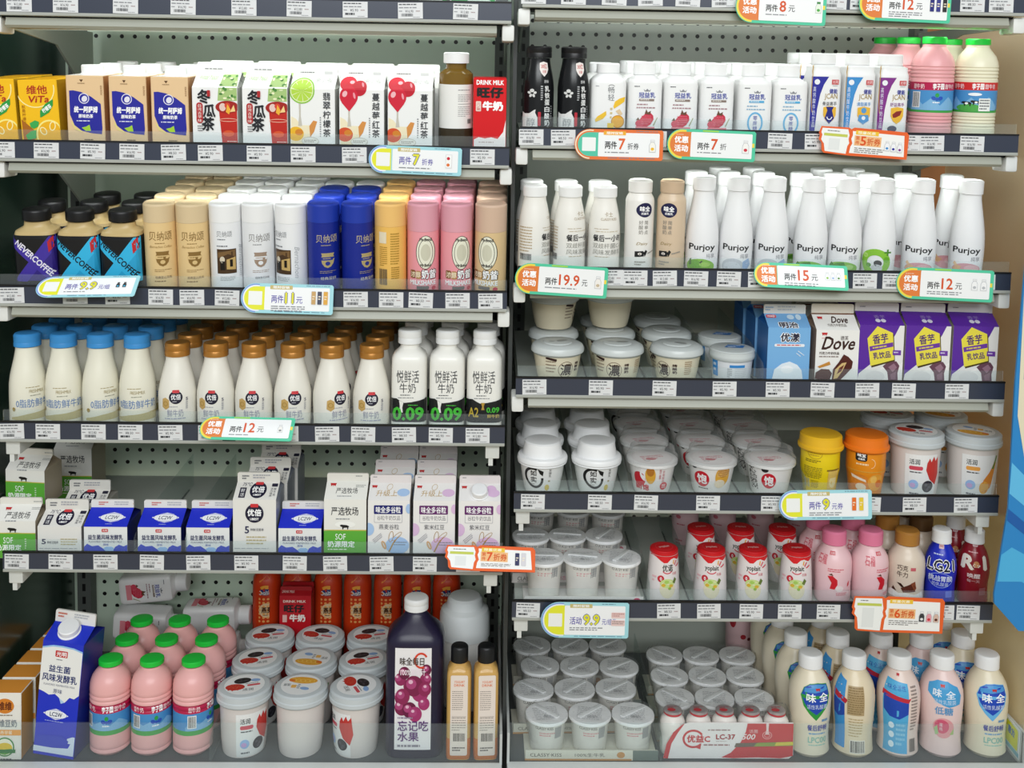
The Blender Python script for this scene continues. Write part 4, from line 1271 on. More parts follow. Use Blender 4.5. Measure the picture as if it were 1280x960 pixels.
# drinks along the back of the tray
ov = [('R', 391, 716, 428, 752, 'CC3A14'), ('E', 408.5, 739, 9, 6, 'F2A63A'), ('E', 408.5, 741.5, 10.2, 4, '1E2E72'), ('T', 'Ovaltine', 399.5, 739, 417.5, 744.5, 'F4F0EA', {'bold': .01, 'rot': -6}), ('P', [(394, 730), (402, 727), (409, 722), (402, 729), (394, 733)], 'EE8A3A'), ('P', [(410, 722), (418, 728), (426, 730), (426, 732), (417, 730)], 'EE8A3A')]
for a in range(6):
    for b in range(7):
        ov.append(('E', 395 + a * 5.4, 750 + b * 4.6, 1.7, 1.4, 'EFA860'))
ov += [('E', 409.5, 764, 9.5, 9, 'E8C79A'), ('T', '燕麦', 403, 759.5, 416.5, 767.5, '4A2A18', BB), ('L', 405, 769, 414, 771, 1, '6A4A30')]
k = bottle('oat_drink_bottle', 'orange-red oat drink bottle', 'bottle', 'L5', 409.5, [(10, 704), (10.4, 708), (13, 713), (17, 720), (17.8, 728), (17.8, 830)], 'CF3D16', ([(10.2, 688), (11, 690), (11, 703)], 'E2581E'), art=ov, yc=.357, rough=.35, sq=.3)
k.square = True
put(k, 'L5', [333, 371, 409.5, 446.5, 484, 521, 558], 1, ymid=760)
km2 = [('T', 'DRINK MILK', 354, 750.5, 383, 753.6, 'F0D8CC', BB), ('T', '旺仔', 355, 756, 381, 766, '161214', {'bold': .05}), ('T', '牛奶', 362, 768, 382.5, 777.5, 'F2EAE4', {'bold': .05}), ('R', 353.5, 769, 359, 778, 'E4B8B0'), ('T', 'DRINK MILK', 352, 737.5, 368, 741.5, 'EBC4BC', B)]
k = gable('milk_carton', 'red gable-top milk carton before orange bottles', 'carton', 'L5', 349.5, 389.5, 745, 738, 733, .0195, ('BE1522', 'B0121E', 'A31019', '8E0F18'), km2, yf=.2888)
put(k, 'L5', [369.5], 2, pitch=.0203, names=['lane beside white heap'] , look='red gable-top milk carton')

# ================================================================== goods, right bay
# ---- topmost and second shelves
blk = [('P', [(673, 79), (679.5, 77.3), (686, 79), (686, 87), (683.5, 92), (679.5, 96), (675.5, 92), (673, 87)], 'EFE6E2'), ('T', '30亿', 675, 80, 684.4, 86, 'C23A32', B), ('T', '活菌', 677, 88, 682.5, 91.4, 'C23A32'), ('T', '乳铁蛋白酸奶', 679.6, 107, 686, 158, 'F4F4F2', {'vert': 1, 'bold': .02}), ('L', 674.6, 107, 677.4, 126, 7, 'C9CACB'), ('T', '原味', 679, 100, 684.6, 104, 'E8E8E8'), ('L', 687.4, 132, 688.8, 150, 6, 'C9CACB'),
       ('R', 671.6, 140, 675.2, 157.5, 'C02A3A', {'r': 1}), ('P', [(650, 140), (655, 142.5), (661, 142), (667, 137.5), (668.8, 137), (668, 141), (671, 147), (671.6, 170), (650, 170)], 'E9E7E4'), ('T', '醇', 658, 148, 668, 158, '8A8C8E'), ('P', [(677, 166), (679, 160), (684, 158), (692, 163), (692, 172), (677, 172)], 'E9E7E4'),
       ('E', 664, 113.4, 2.6, 2.2, 'DCDCDA'), ('E', 660.6, 116, 2, 1.6, 'DCDCDA', {'rot': 20}), ('E', 667.6, 116, 2, 1.6, 'DCDCDA', {'rot': -20}), ('E', 662.4, 119.6, 1.5, 2.2, 'DCDCDA', {'rot': 25}), ('E', 666, 119.6, 1.5, 2.2, 'DCDCDA', {'rot': -25})]
k = bottle('yogurt_bottle', 'black yogurt bottle', 'bottle', 'R1', 672, [(14.6, 73), (14.8, 77), (15.6, 82), (17.6, 91), (19.4, 101), (20.2, 110), (20.3, 160)], '17181A', ([(16.2, 58), (16.6, 59.5), (16.6, 65), (16.2, 66), (16.6, 67), (16.6, 72.5)], '141416'), art=blk, rough=.24)
put(k, 'R1', [672.5, (716, 6)], 1)


def wbox(look, cx, hw, capw, capy, sh, art, dr=1.0, yf=.02):
    kk = bottle('yogurt_bottle', look, 'bottle', 'R1', cx, [(capw - 1, capy[1]), (capw, capy[1] + 1), (capw + 2.5, capy[1] + 3), (hw * .93, sh - 2.5), (hw * .985, sh), (hw, sh + 3), (hw, sh + 58)], 'F0F0EF', ([(capw - .2, capy[0]), (capw, capy[0] + 1.5), (capw, capy[1] - .2)], 'F3F3F3'), art=art, sq=.96, p=7, rough=.32, dr=dr, yf=yf)
    kk.square = True
    return kk


mg = [('O', 761, 109, 4.4, 3, .6, '55575A', {'arc': (200, 340)}), ('T', '畅轻', 757, 108, 765, 127, '77797C', {'vert': 1}), ('P', [(764, 133), (766, 127), (772, 123), (779, 121), (778, 127), (771, 132), (765, 136)], 'F2C331'), ('P', [(741, 150), (744, 146), (755, 139), (755.5, 144), (751, 149), (742, 153)], 'F2C331'),
      ('E', 770, 152, 8.4, 8, 'EFAE2E'), ('O', 770, 152, 8.4, 8, 1, 'C98A22'), ('P', [(767, 139), (772, 136), (776, 142), (773, 145)], 'E4C9A0'), ('R', 757, 154, 765, 166, 'F3CB4A'), ('L', 760, 134, 763, 150, 3, 'D9C48A'), ('L', 741, 107, 748, 109, 1, 'A9ABB0')]
k = wbox('white mango yogurt bottle', 758.5, 22.5, 14.9, (79, 91.6), 101, mg)
put(k, 'R1', [758.5], 2, names=['between black and strawberry ones'], dx=-.006)


def gyr(c, fruit, c2):
    cx = 892
    return [('L', 877, 109, 884, 111, 1, '3A3C44'), ('P', [(889, 113), (891, 115), (893.5, 112.6), (896, 115), (898, 113), (897, 116), (890, 116)], '8A8C92'), ('T', '冠益乳', 883, 117, 904, 124, '4652A6', B), ('R', 883.5, 125.3, 902.6, 128, c), ('L', 885, 125.8, 901, 127.4, 1, 'F4F0EA'), ('L', 881, 131, 905, 134, 1, c2), ('L', 880.5, 135, 906, 138, 1, c2)] + fruit


sb2 = [('P', [(892, 144), (898, 142), (902, 146), (902.6, 151), (899, 157), (893, 161), (886, 162), (881, 160), (881, 155), (885, 151), (888, 147)], 'CE2F48'), ('E', 885, 156, 5.4, 4.6, 'D8485E'), ('P', [(891, 144), (893, 138), (895, 142), (899, 140), (898, 145)], '6A4A34'), ('P', [(880, 152), (883, 148.5), (885, 152)], '6A4A34'), ('L', 887, 146, 900, 158, 5, 'E8808E', {'k': .25}), ('P', [(880, 160), (904, 160), (904, 168), (880, 168)], 'E58A94'), ('P', [(902, 158), (907, 148), (907.6, 148.6), (903, 159)], '9AA070')]
k = wbox('white strawberry yogurt bottle', 892, 21.7, 14.3, (79, 95), 102.5, gyr('8A7A70', sb2, 'A9848A'))
K_STR = k
put(k, 'R1', [803.5, 847.5, 892], 3, dx=-.0035, pitch=.06)
z0_ = [('O', 892, 153, 10, 13.5, 2.2, '6FB6E0'), ('T', '零蔗糖', 889.2, 144, 894.8, 163, '5A62B0', {'vert': 1}), ('L', 884, 168, 900, 172, 2, '9AB8D0')]
k = wbox('white blue-zero yogurt bottle', 892, 21.7, 14.3, (79, 95), 102.5, gyr('56AEDC', z0_, '8FB4CE'))
put(k, 'R1', [938.5, 982.5], 3, dx=-.0035, pitch=.06)


def jcan(look, c, sh):
    cx = 1025
    a = [('P', [(1006, 96), (1027, 96), (1021, 106), (1017, 118), (1014, 136), (1012, 164), (1006, 164)], c), ('O', 1018, 111, 12, 60, .7, 'C9A24A', {'arc': (150, 265)}), ('T', '高钙酸牛奶饮品', 1008, 108, 1011.4, 160, 'E4E8F4', {'vert': 1}), ('E', 1012.4, 102.6, 3.4, 3.4, 'EEF0F4'), ('R', 1031, 99.5, 1040, 105.6, 'C9484A', {'r': .6}), ('T', '光明', 1032, 100.4, 1039, 104.8, 'F4E4E4'), ('L', 1032, 106.6, 1039, 108, 1, 'A9ABB0'),
         ('T', '健能', 1028.5, 111, 1038.8, 117, '3A3E9A', B), ('T', 'JCAN', 1022.6, 117, 1039, 125.4, 'A88A3A'), ('T', sh[0], 1020.6, 127, 1038.6, 132, c if c != '2A2C9A' else '3A3C44')]
    a += [('P', [(1021.8, 134), (1030, 132.5), (1038, 134), (1038, 144), (1035, 150), (1030, 154), (1025, 150), (1022, 144)], 'EBB83A')] + sh[1]
    return wbox(look, cx, 19.8, 15.7, (66.8, 80.6), 92, a)


k = jcan('tall white bottle with dark blue wedge', '2A2C9A', ('骨益高手', [('P', [(1025, 133.5), (1035, 133.5), (1033, 138), (1036, 148), (1030, 155), (1024, 148), (1027, 138)], '23287E'), ('O', 1030, 146, 3.6, 4, 1.2, 'F2F2F4', {'arc': (0, 180)})]))
put(k, 'R1', [1025.5], 3, dx=-.004, pitch=.052)
k = jcan('tall white bottle with sky blue wedge', '3E8FD0', ('清脂高手', [('E', 1030, 137.5, 3.4, 3.6, '5A9AD0'), ('P', [(1024, 143), (1036, 143), (1037, 150), (1030, 155), (1023, 150)], '5A9AD0'), ('E', 1030, 147, 2.4, 2.4, 'F2F2F4')]))
put(k, 'R1', [1067.5], 2, dx=-.004, pitch=.052)
k = jcan('tall white bottle with purple wedge', '83308A', ('舒益高手', [('P', [(1024, 142), (1029, 138), (1036, 137), (1034, 143), (1028, 146), (1025, 146)], '8A2A24'), ('E', 1024.6, 160, 6, 4, '3A3E5A')]))
put(k, 'R1', [1108.5], 2, dx=-.004, pitch=.052)
pf = [(14, 56), (14.2, 59), (18, 64), (22.6, 70), (25.4, 77), (26.6, 84), (26.6, 163)]
k = juicy('large pink green-capped bottle', 1165, 'R1', (46.5, 55), pf, [(82, 100, 4, .0012), (143, 160, 4, .0012)], (103, 113), (113, 137), (137, 141), 'E9A9AC', 'B81F4E', lzy(1165, 103, 113, 138))
put(k, 'R1', [(1162.5, 10)], 3, dx=-.011, pitch=.075)
k = juicy('large cream green-capped bottle', 1215, 'R1', (49, 56.5), [(h, v + 1) for h, v in pf], [(83, 100, 4, .0012), (144, 160, 4, .0012)], (103, 113), (113, 137), (137, 141), 'E9E4C9', 'D02A2C', lzy(1215, 103, 113, 138, True))
put(k, 'R1', [1216.5], 2, dx=-.011, pitch=.075)

# ---- third shelf
kas = [('T', '卡士', 756, 266, 767, 272, 'A08A66'), ('T', 'CLASSY·KISS', 751, 273.2, 772, 276.4, 'A08A66'), ('L', 743, 286.3, 778, 287.6, 1, 'B4A284'), ('L', 745, 289.5, 776, 291, 1, 'C4B494'), ('T', '餐后一小时', 742, 294, 779, 302.5, '2B2A2C', B), ('T', '双歧杆菌C-I', 742, 304.5, 779, 311, '9A9890'), ('T', '风味发酵乳', 742, 312.5, 779, 319, '9A9890'), ('L', 745, 320.8, 775, 322.4, 1, 'B4A284'),
       ('L', 712, 285, 731, 318, 9, 'B8A27E', {'k': .35}), ('B', 714, 319, 730, 327, '44464A'), ('L', 784, 288, 800, 318, 8, 'C4AE8A', {'k': .35})]
k = bottle('yogurt_bottle', 'white-capped after-meal yogurt bottle', 'bottle', 'R2', 753.5, [(14, 246), (14.4, 250), (16.6, 259), (19, 270), (20.4, 283), (20.6, 296), (20.6, 330)], 'EFECE5', ([(14.4, 232), (15.3, 234), (15.3, 245.5)], 'F1F1F0'), art=kas, rough=.26)
put(k, 'R2', [(667.5, 60), (711.5, 22), (754.5, -8)], 2, pitch=.053, dx=-.003)


def wq(look, c, cc):
    cx = 837.5
    a = [('E', 834, 263.5, 10, 9, '1E1E48'), ('T', '味全', 827.5, 258.5, 840.5, 265.5, 'FFFFFF', BB), ('T', '优酪乳', 829, 266.4, 839, 269.4, 'FFFFFF', B), ('T', '好酸奶', 827, 276, 832, 294, '8A8680', {'vert': 1}), ('T', '简单点', 833.4, 276, 838.4, 294, '8A8680', {'vert': 1}), ('T', 'Dairy', 825, 303.5, 839, 308, 'A08A5A', {'shear': .3}),
         cow(831, 318), ('P', [(824, 315), (833, 314.4), (834, 321), (824, 322)], '1C1C1E'), ('E', 829, 318, 2.2, 1.6, 'E8E0D6'), ('P', [(836, 313), (838.5, 315), (836, 320), (833.6, 317)], '1C1C1E'), ('L', 839, 315, 850, 318, 1, '9A948A', {'rot': -14}), ('L', 824, 327, 836, 333, 2, '9A948A')]
    return bottle('yogurt_bottle', look, 'bottle', 'R2', cx, [(14, 240.6), (14.4, 242), (17.6, 247.5), (18.4, 251), (18.4, 335)], c, ([(14.6, 225), (15.4, 227), (15.2, 240)], cc), art=a, rough=.32)


put(wq('slim white round-emblem yogurt bottle', 'EEEBE5', 'F0EEEA'), 'R2', [(798, 32)], 1)
put(wq('slim beige round-emblem yogurt bottle', 'D6BFA3', 'CDB396'), 'R2', [837.5], 1)


def pj(look, low, brand=True, nm='yogurt_bottle'):
    a = []
    if brand:
        a += [('T', 'Purjoy', 861, 305.4, 893, 315.4, '17181A', B), ('T', '纯享', 882.6, 317, 892.6, 323, '9A9CA0')]
    return bottle(nm, look, 'bottle', 'R2', 877, [(13, 237.6), (13.4, 244), (15.2, 255), (18, 270), (20.4, 286), (21.3, 300), (21.3, 312), (20.4, 335)], 'EFEFF0', ([(13.9, 220), (14.6, 221.5), (14.6, 237)], 'F1F1F2'), art=a + low, rough=.3)


app = [('E', 875.5, 334, 18, 10, '86BE34'), ('E', 869, 332, 8, 6.5, '6FAE2E'), ('E', 881, 331, 7, 3, 'A9D45A'), ('P', [(861, 333), (862, 326), (864, 324), (864.5, 332)], '4A7A2A'), ('P', [(874, 329), (877, 326), (878.6, 327), (876, 330)], '4A5A2A')]
yel = [('E', 874, 334, 14, 11, 'C9CBD2'), ('E', 873, 335, 11, 8, 'DADBE2'), ('P', [(886, 327), (893, 323), (897, 331), (892, 337), (886, 335)], '9DB6DC'), ('P', [(889, 330), (896, 326), (897, 329)], 'C6D4EA')]
alo = [('E', 876, 334, 18, 8.5, '86BE4A'), ('E', 872, 331, 7, 3.6, '5E9A34'), ('P', [(858, 334), (862, 327), (865, 330), (866, 336)], '4F8A2E'), ('P', [(868, 328), (877, 326), (879, 330), (872, 331)], '4F8A2E'), ('E', 884, 332, 5, 3, 'A9D47A')]
zer = [('O', 874, 326, 18, 17, 8, '8CC63E'), ('E', 862, 318, 3, 3, 'B4DC72'), ('E', 887, 322, 3.4, 3.4, '6FB22E'), ('E', 866, 330, 3, 2.6, '5E9A34'), ('P', [(887, 309), (889, 309), (889, 312), (892, 312), (892, 314), (889, 314), (889, 317), (887, 317), (887, 314), (884, 314), (884, 312), (887, 312)], '4F8A2E'), ('E', 877, 327, 5, 4, '26262A'), ('E', 876, 333, 7, 4.6, 'CFCFD2')]
pnk = [('E', 878, 334, 17, 8.5, 'E0A0A8'), ('E', 884, 332, 9, 4.6, 'EBB9BE'), ('P', [(861, 334), (866, 328), (872, 330), (868, 336)], 'E6B48A'), ('P', [(862, 327), (864, 324), (867, 328), (864, 330)], 'EBC49A')]
ka, ky, kl, kz, kp2 = pj('apple yogurt bottle', app), pj('original yogurt bottle', yel), pj('aloe yogurt bottle', alo), pj('zero-sugar green ring yogurt bottle', zer, False), pj('peach yogurt bottle', pnk)
pnz = [(e[0], *e[1:-1], {'8CC63E': 'A8485E', 'B4DC72': 'D08A9A', '6FB22E': '8A2E48', '5E9A34': '7A2440', '4F8A2E': '8A2E48'}.get(e[-1], e[-1])) if not isinstance(e[-1], dict) else e for e in zer]
put(ka, 'R2', [877], 2, pitch=.056, dx=-.002, names=['farthest left tall one'])
put(ky, 'R2', [919.5, 964], 3, pitch=.056, dx=-.003)
put(kl, 'R2', [1012.5, 1055], [2, 3], pitch=.056, dx=-.004)
put(kz, 'R2', [1097.5], 3, pitch=.056, dx=-.004, names=['beside pink ones'])
put(kp2, 'R2', [(1148, 0), (1207.5, 0)], [2, 2], pitch=.056, dx=-.007)


# ---- fourth shelf: small cups and cartons
nong = [('O', 766, 464.5, 10.4, 10.4, .6, '6A4A3A'), ('T', '濃', 758.5, 457, 774, 472, '2E1416', B), ('T', '烤酸奶', 779.4, 455.5, 785.4, 468.5, '3A1C1C', {'vert': 1, 'bold': .03}), ('R', 741.5, 449.5, 754, 452.5, '3A2420', {'rot': 12}), ('L', 741, 453, 753, 470, 4, '8A7460', {'k': .3}), ('L', 793, 452, 803, 470, 7, '9A7A54', {'k': .4})]
lidm = mat('D9DEDC', .25, 0, .88)
k = bottle('yogurt_cup', 'cream yogurt cup with milky lid', 'cup', 'R3', 770.6, [(30.4, 441), (28.4, 455), (25.4, 474)], 'E9DEC2', ([(19, 427), (27, 428.2), (32.4, 431), (34.2, 434.5), (34.2, 438), (31.5, 440.6)], 'D9DEDC'), art=nong, lid_art=[('P', ell(.35, .1, .5, .24), '9A9C9A'), ('P', ell(-.5, -.1, .25, .16), 'B8BAB6')], cap_m=lidm, capname='lid', base=.92)
K_NONG = k
put(k, 'R3', [(696.5, 30), (771, 0), (845, -28)], [2, 3, 3], dx=-.001, pitch=.094)
S = SH['R3']
for lane, (c, sp, y_) in enumerate(((692, 95, .155), (762, 140, .170))):
    x = at(c, 385, y_).x
    spawn(k, (x, y_, S.deck(y_) + K_NONG.top + .0222), S.M @ Matrix.Rotation(rad(sp), 3, 'Z'), ('leftmost', 'second')[lane] + " lane's cream yogurt cup stacked on another, right bay's fourth shelf", 'cream yogurt cup with milky lids')
wt = [('R', 886, 447, 896, 474, '3E8ED0'), ('L', 888, 450, 894, 470, 3, 'D8E6F2'), ('L', 909, 451, 931, 455, 2, '9A9CA0'), ('R', 911, 457.5, 930, 461, '3E8ED0'), ('L', 908, 462, 914, 474, 5, '8A8C90', {'k': .35}), ('L', 918, 462, 932, 474, 5, 'C4C6CA', {'k': .3})]
k = bottle('yogurt_tub', 'small white blue tub', 'tub', 'R3', 914, [(26.6, 447), (26, 452), (24.4, 473)], 'E9EAEC', ([(27.4, 434.5), (28.8, 436), (28.8, 440), (29.2, 441), (29.2, 444), (27.6, 446.6)], 'D8DDDF'), art=wt, lid_art=[('P', [(-.4, .02), (.52, .14), (.74, -.32), (-.1, -.5)], '3476BE'), ('L', -.2, -.3, .5, .0, 2, 'DCE8F4', {'rot': -8})], cap_m=lidm, capname='lid')
put(k, 'R3', [914], 2, dx=-.002, pitch=.085)
mj = [('T', '明治', 965.5, 402.5, 991.5, 410.8, 'FFFFFF', {'bold': .09}), ('T', '明治', 966.5, 403, 990.5, 410.4, '2A2A40', BB), ('T', '优漾', 966.5, 415.5, 993, 428.5, 'FFFFFF', {'bold': .09}), ('T', '优漾', 967.5, 416.5, 992, 427.5, '2A2A40', BB), ('R', 960, 430, 998.5, 433.6, 'E9EEF4', {'r': 1.6}), ('L', 963, 430.6, 995, 433, 1, 'C8283A'), ('R', 953, 394, 966, 398, 'D85A6A', {'r': 1.4}), ('T', 'meiji', 955, 394.6, 964, 397.6, 'FFFFFF', B),
      ('E', 984, 397, 4.6, 3, 'C9E0F2'), ('E', 994, 397, 3.6, 3.6, 'C9E0F2'), ('L', 953, 383, 964, 389, 2, '8AA8C4'), ('L', 969, 382, 992, 389, 2, 'B8BCC0'),
      ('P', [(958, 476), (961, 462), (970, 455), (980, 452), (990, 456), (996, 463), (998, 476)], 'E6EEF4'), ('E', 977, 462, 8, 5, 'F6F8FA'), ('L', 988, 440, 998, 447, 2, 'DCE8F2', {'rot': 35, 'k': .3})]
k = gable('yogurt_carton', 'sky blue yogurt carton', 'carton', 'R3', 951.5, 1005.6, 410, 392, 380.5, .066, ('7AB2E2', '78AEDF', 'DAD9D4', '2E6FB8'), mj)
k.square = True
put(k, 'R3', [978.5], 3, dx=-.003)
dv = [W_(1022.5, 418.4, .95), W_(1021, 398.4, .9), ('L', 1019, 422.6, 1026, 424, 1, 'C8605A'), ('T', 'Dove', 1019, 421, 1062, 437.5, '3A1F1A', {'bold': .02, 'shear': .35}), ('T', '德芙', 1043, 420, 1053, 425.4, '3A1F1A'), ('T', 'Dove', 1034, 396, 1056, 404.5, '3A1F1A', {'bold': .02, 'shear': .35}), ('T', '巧克力牛奶饮品', 1028, 405.4, 1052, 409, '5A4A44'), ('T', '巧克力牛奶饮品', 1016.5, 440, 1042, 443.6, '4A3A36', B), ('L', 1016.5, 445, 1042, 447.6, 1, '8A7A74'), ('R', 1011, 391.4, 1067, 393.4, '7A4A2A'),
      ('P', [(1012, 474), (1013, 466), (1020, 461.5), (1030, 462), (1034, 467), (1031, 476)], '4A1C18'), ('P', [(1034, 476), (1035, 462), (1042, 453), (1048, 443), (1054, 446), (1060, 452), (1059, 460), (1052, 468), (1044, 476)], '52211B'), ('P', [(1036, 474), (1038, 462), (1046, 454), (1052, 453), (1047, 464), (1041, 473)], 'D9B87A'), ('P', [(1040, 468), (1043, 460), (1049, 456), (1046, 464)], '6A2E22'), ('P', [(1015, 458.6), (1030, 452), (1031.6, 456), (1018, 460.4)], 'C98A3A')]
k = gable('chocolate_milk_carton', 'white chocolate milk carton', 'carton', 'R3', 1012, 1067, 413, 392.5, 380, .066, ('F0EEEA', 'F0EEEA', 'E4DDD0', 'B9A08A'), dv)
k.square = True
put(k, 'R3', [1038], 2, dx=-.004, names=['beside purple cartons'])
ty = [('P', [(1065, 389), (1117, 389), (1116, 405), (1110, 418), (1103, 430), (1093, 446), (1080, 456), (1066, 468), (1065, 474)], '5B2A9C'), ('P', [(1080, 476), (1088, 464), (1098, 458), (1108, 462), (1122, 452), (1122, 476)], 'F4F0EC'), ('E', 1087, 471, 12, 7, 'E4E0DE'),
      ('P', [(1096, 458), (1104, 451), (1113, 451.5), (1117, 457), (1115, 466), (1116, 476), (1104, 476), (1102, 465)], '6A4454'), ('P', [(1103, 459), (1110, 454), (1114, 459), (1109, 465)], '9A7484'), ('P', [(1106, 468), (1113, 464), (1113, 474), (1107, 474)], '8A6474'),
      ('P', [(1076, 425), (1088, 410), (1108, 418), (1111, 451), (1082, 460)], '4A3A14'), ('P', [(1075, 423.6), (1087, 408), (1106.6, 416), (1110, 449.5), (1080.5, 458)], 'EBDC4A'), ('T', '香芋', 1081.5, 417.5, 1101, 429.6, '4A2470', {'bold': .02, 'rot': -9}), ('P', [(1078, 433.6), (1107.4, 427.6), (1108, 433), (1079, 439.6)], '6E3AA0'), ('L', 1082, 432, 1105, 435.6, 1, 'D8C85A', {'rot': -10}), ('T', '乳饮品', 1083, 439.8, 1105, 448.4, '4A2470', {'bold': .02, 'rot': -8}),
      ('R', 1107.6, 437.5, 1118, 443.6, '6E3AA0'), ('L', 1109, 439, 1117, 442, 1, 'E4DCF0'), ('E', 1089.5, 401.6, 3.2, 2.2, 'D8D4E4'), ('E', 1096.4, 401.6, 3.2, 2.2, 'D8D4E4'), ('T', '香芋', 1086, 394.6, 1100, 399, '9A80C4'), ('L', 1071, 382.6, 1078, 384.6, 1, '77797E')]
k = gable('taro_milk_carton', 'purple taro milk carton', 'carton', 'R3', 1065, 1121, 407, 389.5, 378.5, .066, ('EAE7E4', '5B2A9C', 'DCD9D4', 'CFC9BE'), ty)
k.square = True
put(k, 'R3', [(1093, -3), (1150.5, -4), (1209, -5)], 2, dx=-.004)

# ---- fifth shelf
ru = [('O', 738, 600, 12.6, 14, 3.2, '1E1B1A', {'arc': (30, 330), 'rot': -35}), ('P', [(743, 588), (751, 591), (750, 597), (746, 594)], '1E1B1A'), ('T', '如', 733.4, 590.5, 741.6, 597.5, '2A2624', B), ('T', '实', 733.6, 598.5, 741.8, 606, '2A2624', B), ('L', 733, 607.6, 743, 609, 1, '77726E'), ('T', '发酵乳', 757.5, 588, 760.6, 599, '55504C', {'vert': 1}), ('L', 757, 602, 760, 606, 1, 'A08A4A'), ('E', 756, 612, 3, 4, 'D8C060'), ('L', 719.5, 583.5, 724, 586, 1, 'C8504A')]
k = bottle('yogurt_cup', 'white brush-ring yogurt cup', 'cup', 'R4', 745, [(28.4, 577.5), (26.4, 592), (23, 615)], 'ECEAE6', ([(22.4, 550), (23.2, 551.4), (25.4, 564.5), (25.8, 566.8), (31, 567.6), (32.4, 570), (32.4, 573.4), (31.4, 574.6), (31.8, 576), (29.4, 577.2)], 'EFEFEF'), art=ru, capname='lid', cap_sq=.0, base=.93)
put(k, 'R4', [(677.5, -10), (745, 6)], 3, dx=.0, pitch=.088)
S = SH['R4']
y_ = .338
spawn(k, (at(785.5, 520, y_).x, y_, S.deck(y_) + .0005), S.M @ Matrix.Rotation(rad(-25), 3, 'Z'), "white brush-ring yogurt cup behind the leftmost red-emblem cups, right bay's fifth shelf", k.look + 's')
kr = K_STR
lidc = clear('clear_lid', 'FFFFFF', .10, .16, .06, gmax=.6, milk=(.95, .96, .96, 1))


def bao(look, art):
    def ex(K, pr):
        K.parts.insert(1, ('rolled_rim', ring_mesh('rolled_rim', [(pr[-1][0], pr[-1][1] - .002), (pr[-1][0] * 1.09, pr[-1][1] - .0005), (pr[-1][0] * 1.09, pr[-1][1] + .004), (pr[-1][0] * .95, pr[-1][1] + .0045)], mat('EDECEA', .3)), None, [('foil', art_mesh('foil', [('E', 0, 0, .9, .9, 'E4DEDC'), ('L', -.5, -.2, .5, .3, 3, 'C8707A', {'rot': -12}), ('E', -.1, .25, .22, .12, 'B83A46'), ('O', -.3, .45, .12, .08, .02, '55504C')], lambda u, v, e: (u * pr[-1][0], -v * pr[-1][0], pr[-1][1] + .0048 + e)))]))
    return bottle('yogurt_cup', look, 'cup', 'R4', 890.6, [(30, 576), (28.8, 582), (23.6, 615)], 'ECE7E3', ([(27, 557.5), (28.4, 558.6), (29.6, 565), (33, 568.5), (33.6, 573), (32.6, 576)], 'FFFFFF'), art=art, capname='lid', cap_m=lidc, extra=ex, base=.93, cap_label='clear domed lid')


oat = [('E', 904.6, 598, 9, 13, 'E2A83E'), ('E', 905.6, 592, 7.6, 6.6, 'B9762E'), ('L', 898, 587, 913, 598, 6, 'E9C07A', {'k': .5}), ('E', 902, 607, 7, 5.6, 'EBD9BC')]
em = [('E', 877.6, 602, 10, 10, 'CC2030'), ('T', '饱', 871, 595.6, 884.4, 608.4, 'F8F0EE', BB), ('E', 868.6, 587, 3.6, 3.2, '1E1C1E'), ('L', 876, 585, 894, 588.6, 2, 'D8909A'), ('L', 872, 613, 886, 615.6, 1, '55504C')]
k2 = [('E', 873, 603, 8, 9, 'CC2030'), ('E', 881, 596, 7, 9, 'F4F0EE'), ('T', '新', 866, 609, 876, 617, 'CC2030', BB), ('T', '饱', 876.6, 609, 886, 617, 'CC2030', BB), ('E', 888, 597, 7, 11, 'E2A83E'), ('E', 888, 592, 5, 6, 'B9762E'), ('T', '谷物酸奶', 904, 590, 907, 607, 'C86A70', {'vert': 1}), ('T', '饱腹', 899.6, 588, 902.4, 602, 'C86A70', {'vert': 1}), ('E', 907, 611, 5, 5, 'CC2030'), ('T', '饱', 904, 608, 910, 614, 'F8F0EE')]
rnd = random.Random(11)
k3 = [('E', 889, 603, 10, 10, 'CC2030'), ('T', '饱', 882.4, 596.6, 895.8, 609.4, 'F8F0EE', BB), ('E', 884, 589, 4.4, 3.2, '2A282A'), ('L', 892, 586, 904, 589, 1, 'D8909A')] + [('E', rnd.uniform(862, 873), rnd.uniform(588, 616), .7, .6, '55524E') for _ in range(110)]
kb1, kb2, kb3 = bao('oat cup with red lettering', k2), bao('red-emblem oat cup', em + oat), bao('red-emblem dotted cup', k3)
put(kb1, 'R4', [814.5], 3, dx=0, pitch=.09, names=['third lane'])
put(kb2, 'R4', [888.5], 4, dx=-.0004, pitch=.088, names=['fourth lane'])
put(kb3, 'R4', [961.5], 4, dx=-.0004, pitch=.088, names=['fifth lane'])
yc_ = [('O', 1019, 569, 9, 7, .7, 'B8962A'), ('L', 1012, 565, 1026, 573, 3, 'C9A42E'), ('L', 1008, 577, 1026, 581, 2, '7A6A1A'), ('L', 1006, 586, 1028, 601, 7, '8A7A1E', {'k': .45}), ('L', 1014, 603, 1024, 613, 5, '8A7A1E', {'k': .4}), ('B', 1004, 602, 1012, 613, 'B9BCA0'), ('R', 1036, 589, 1050, 615, 'E4C064'), ('R', 1034, 588, 1052, 590, '8A6A20'), ('E', 1043, 604, 5, 8, 'EEDCA0')]
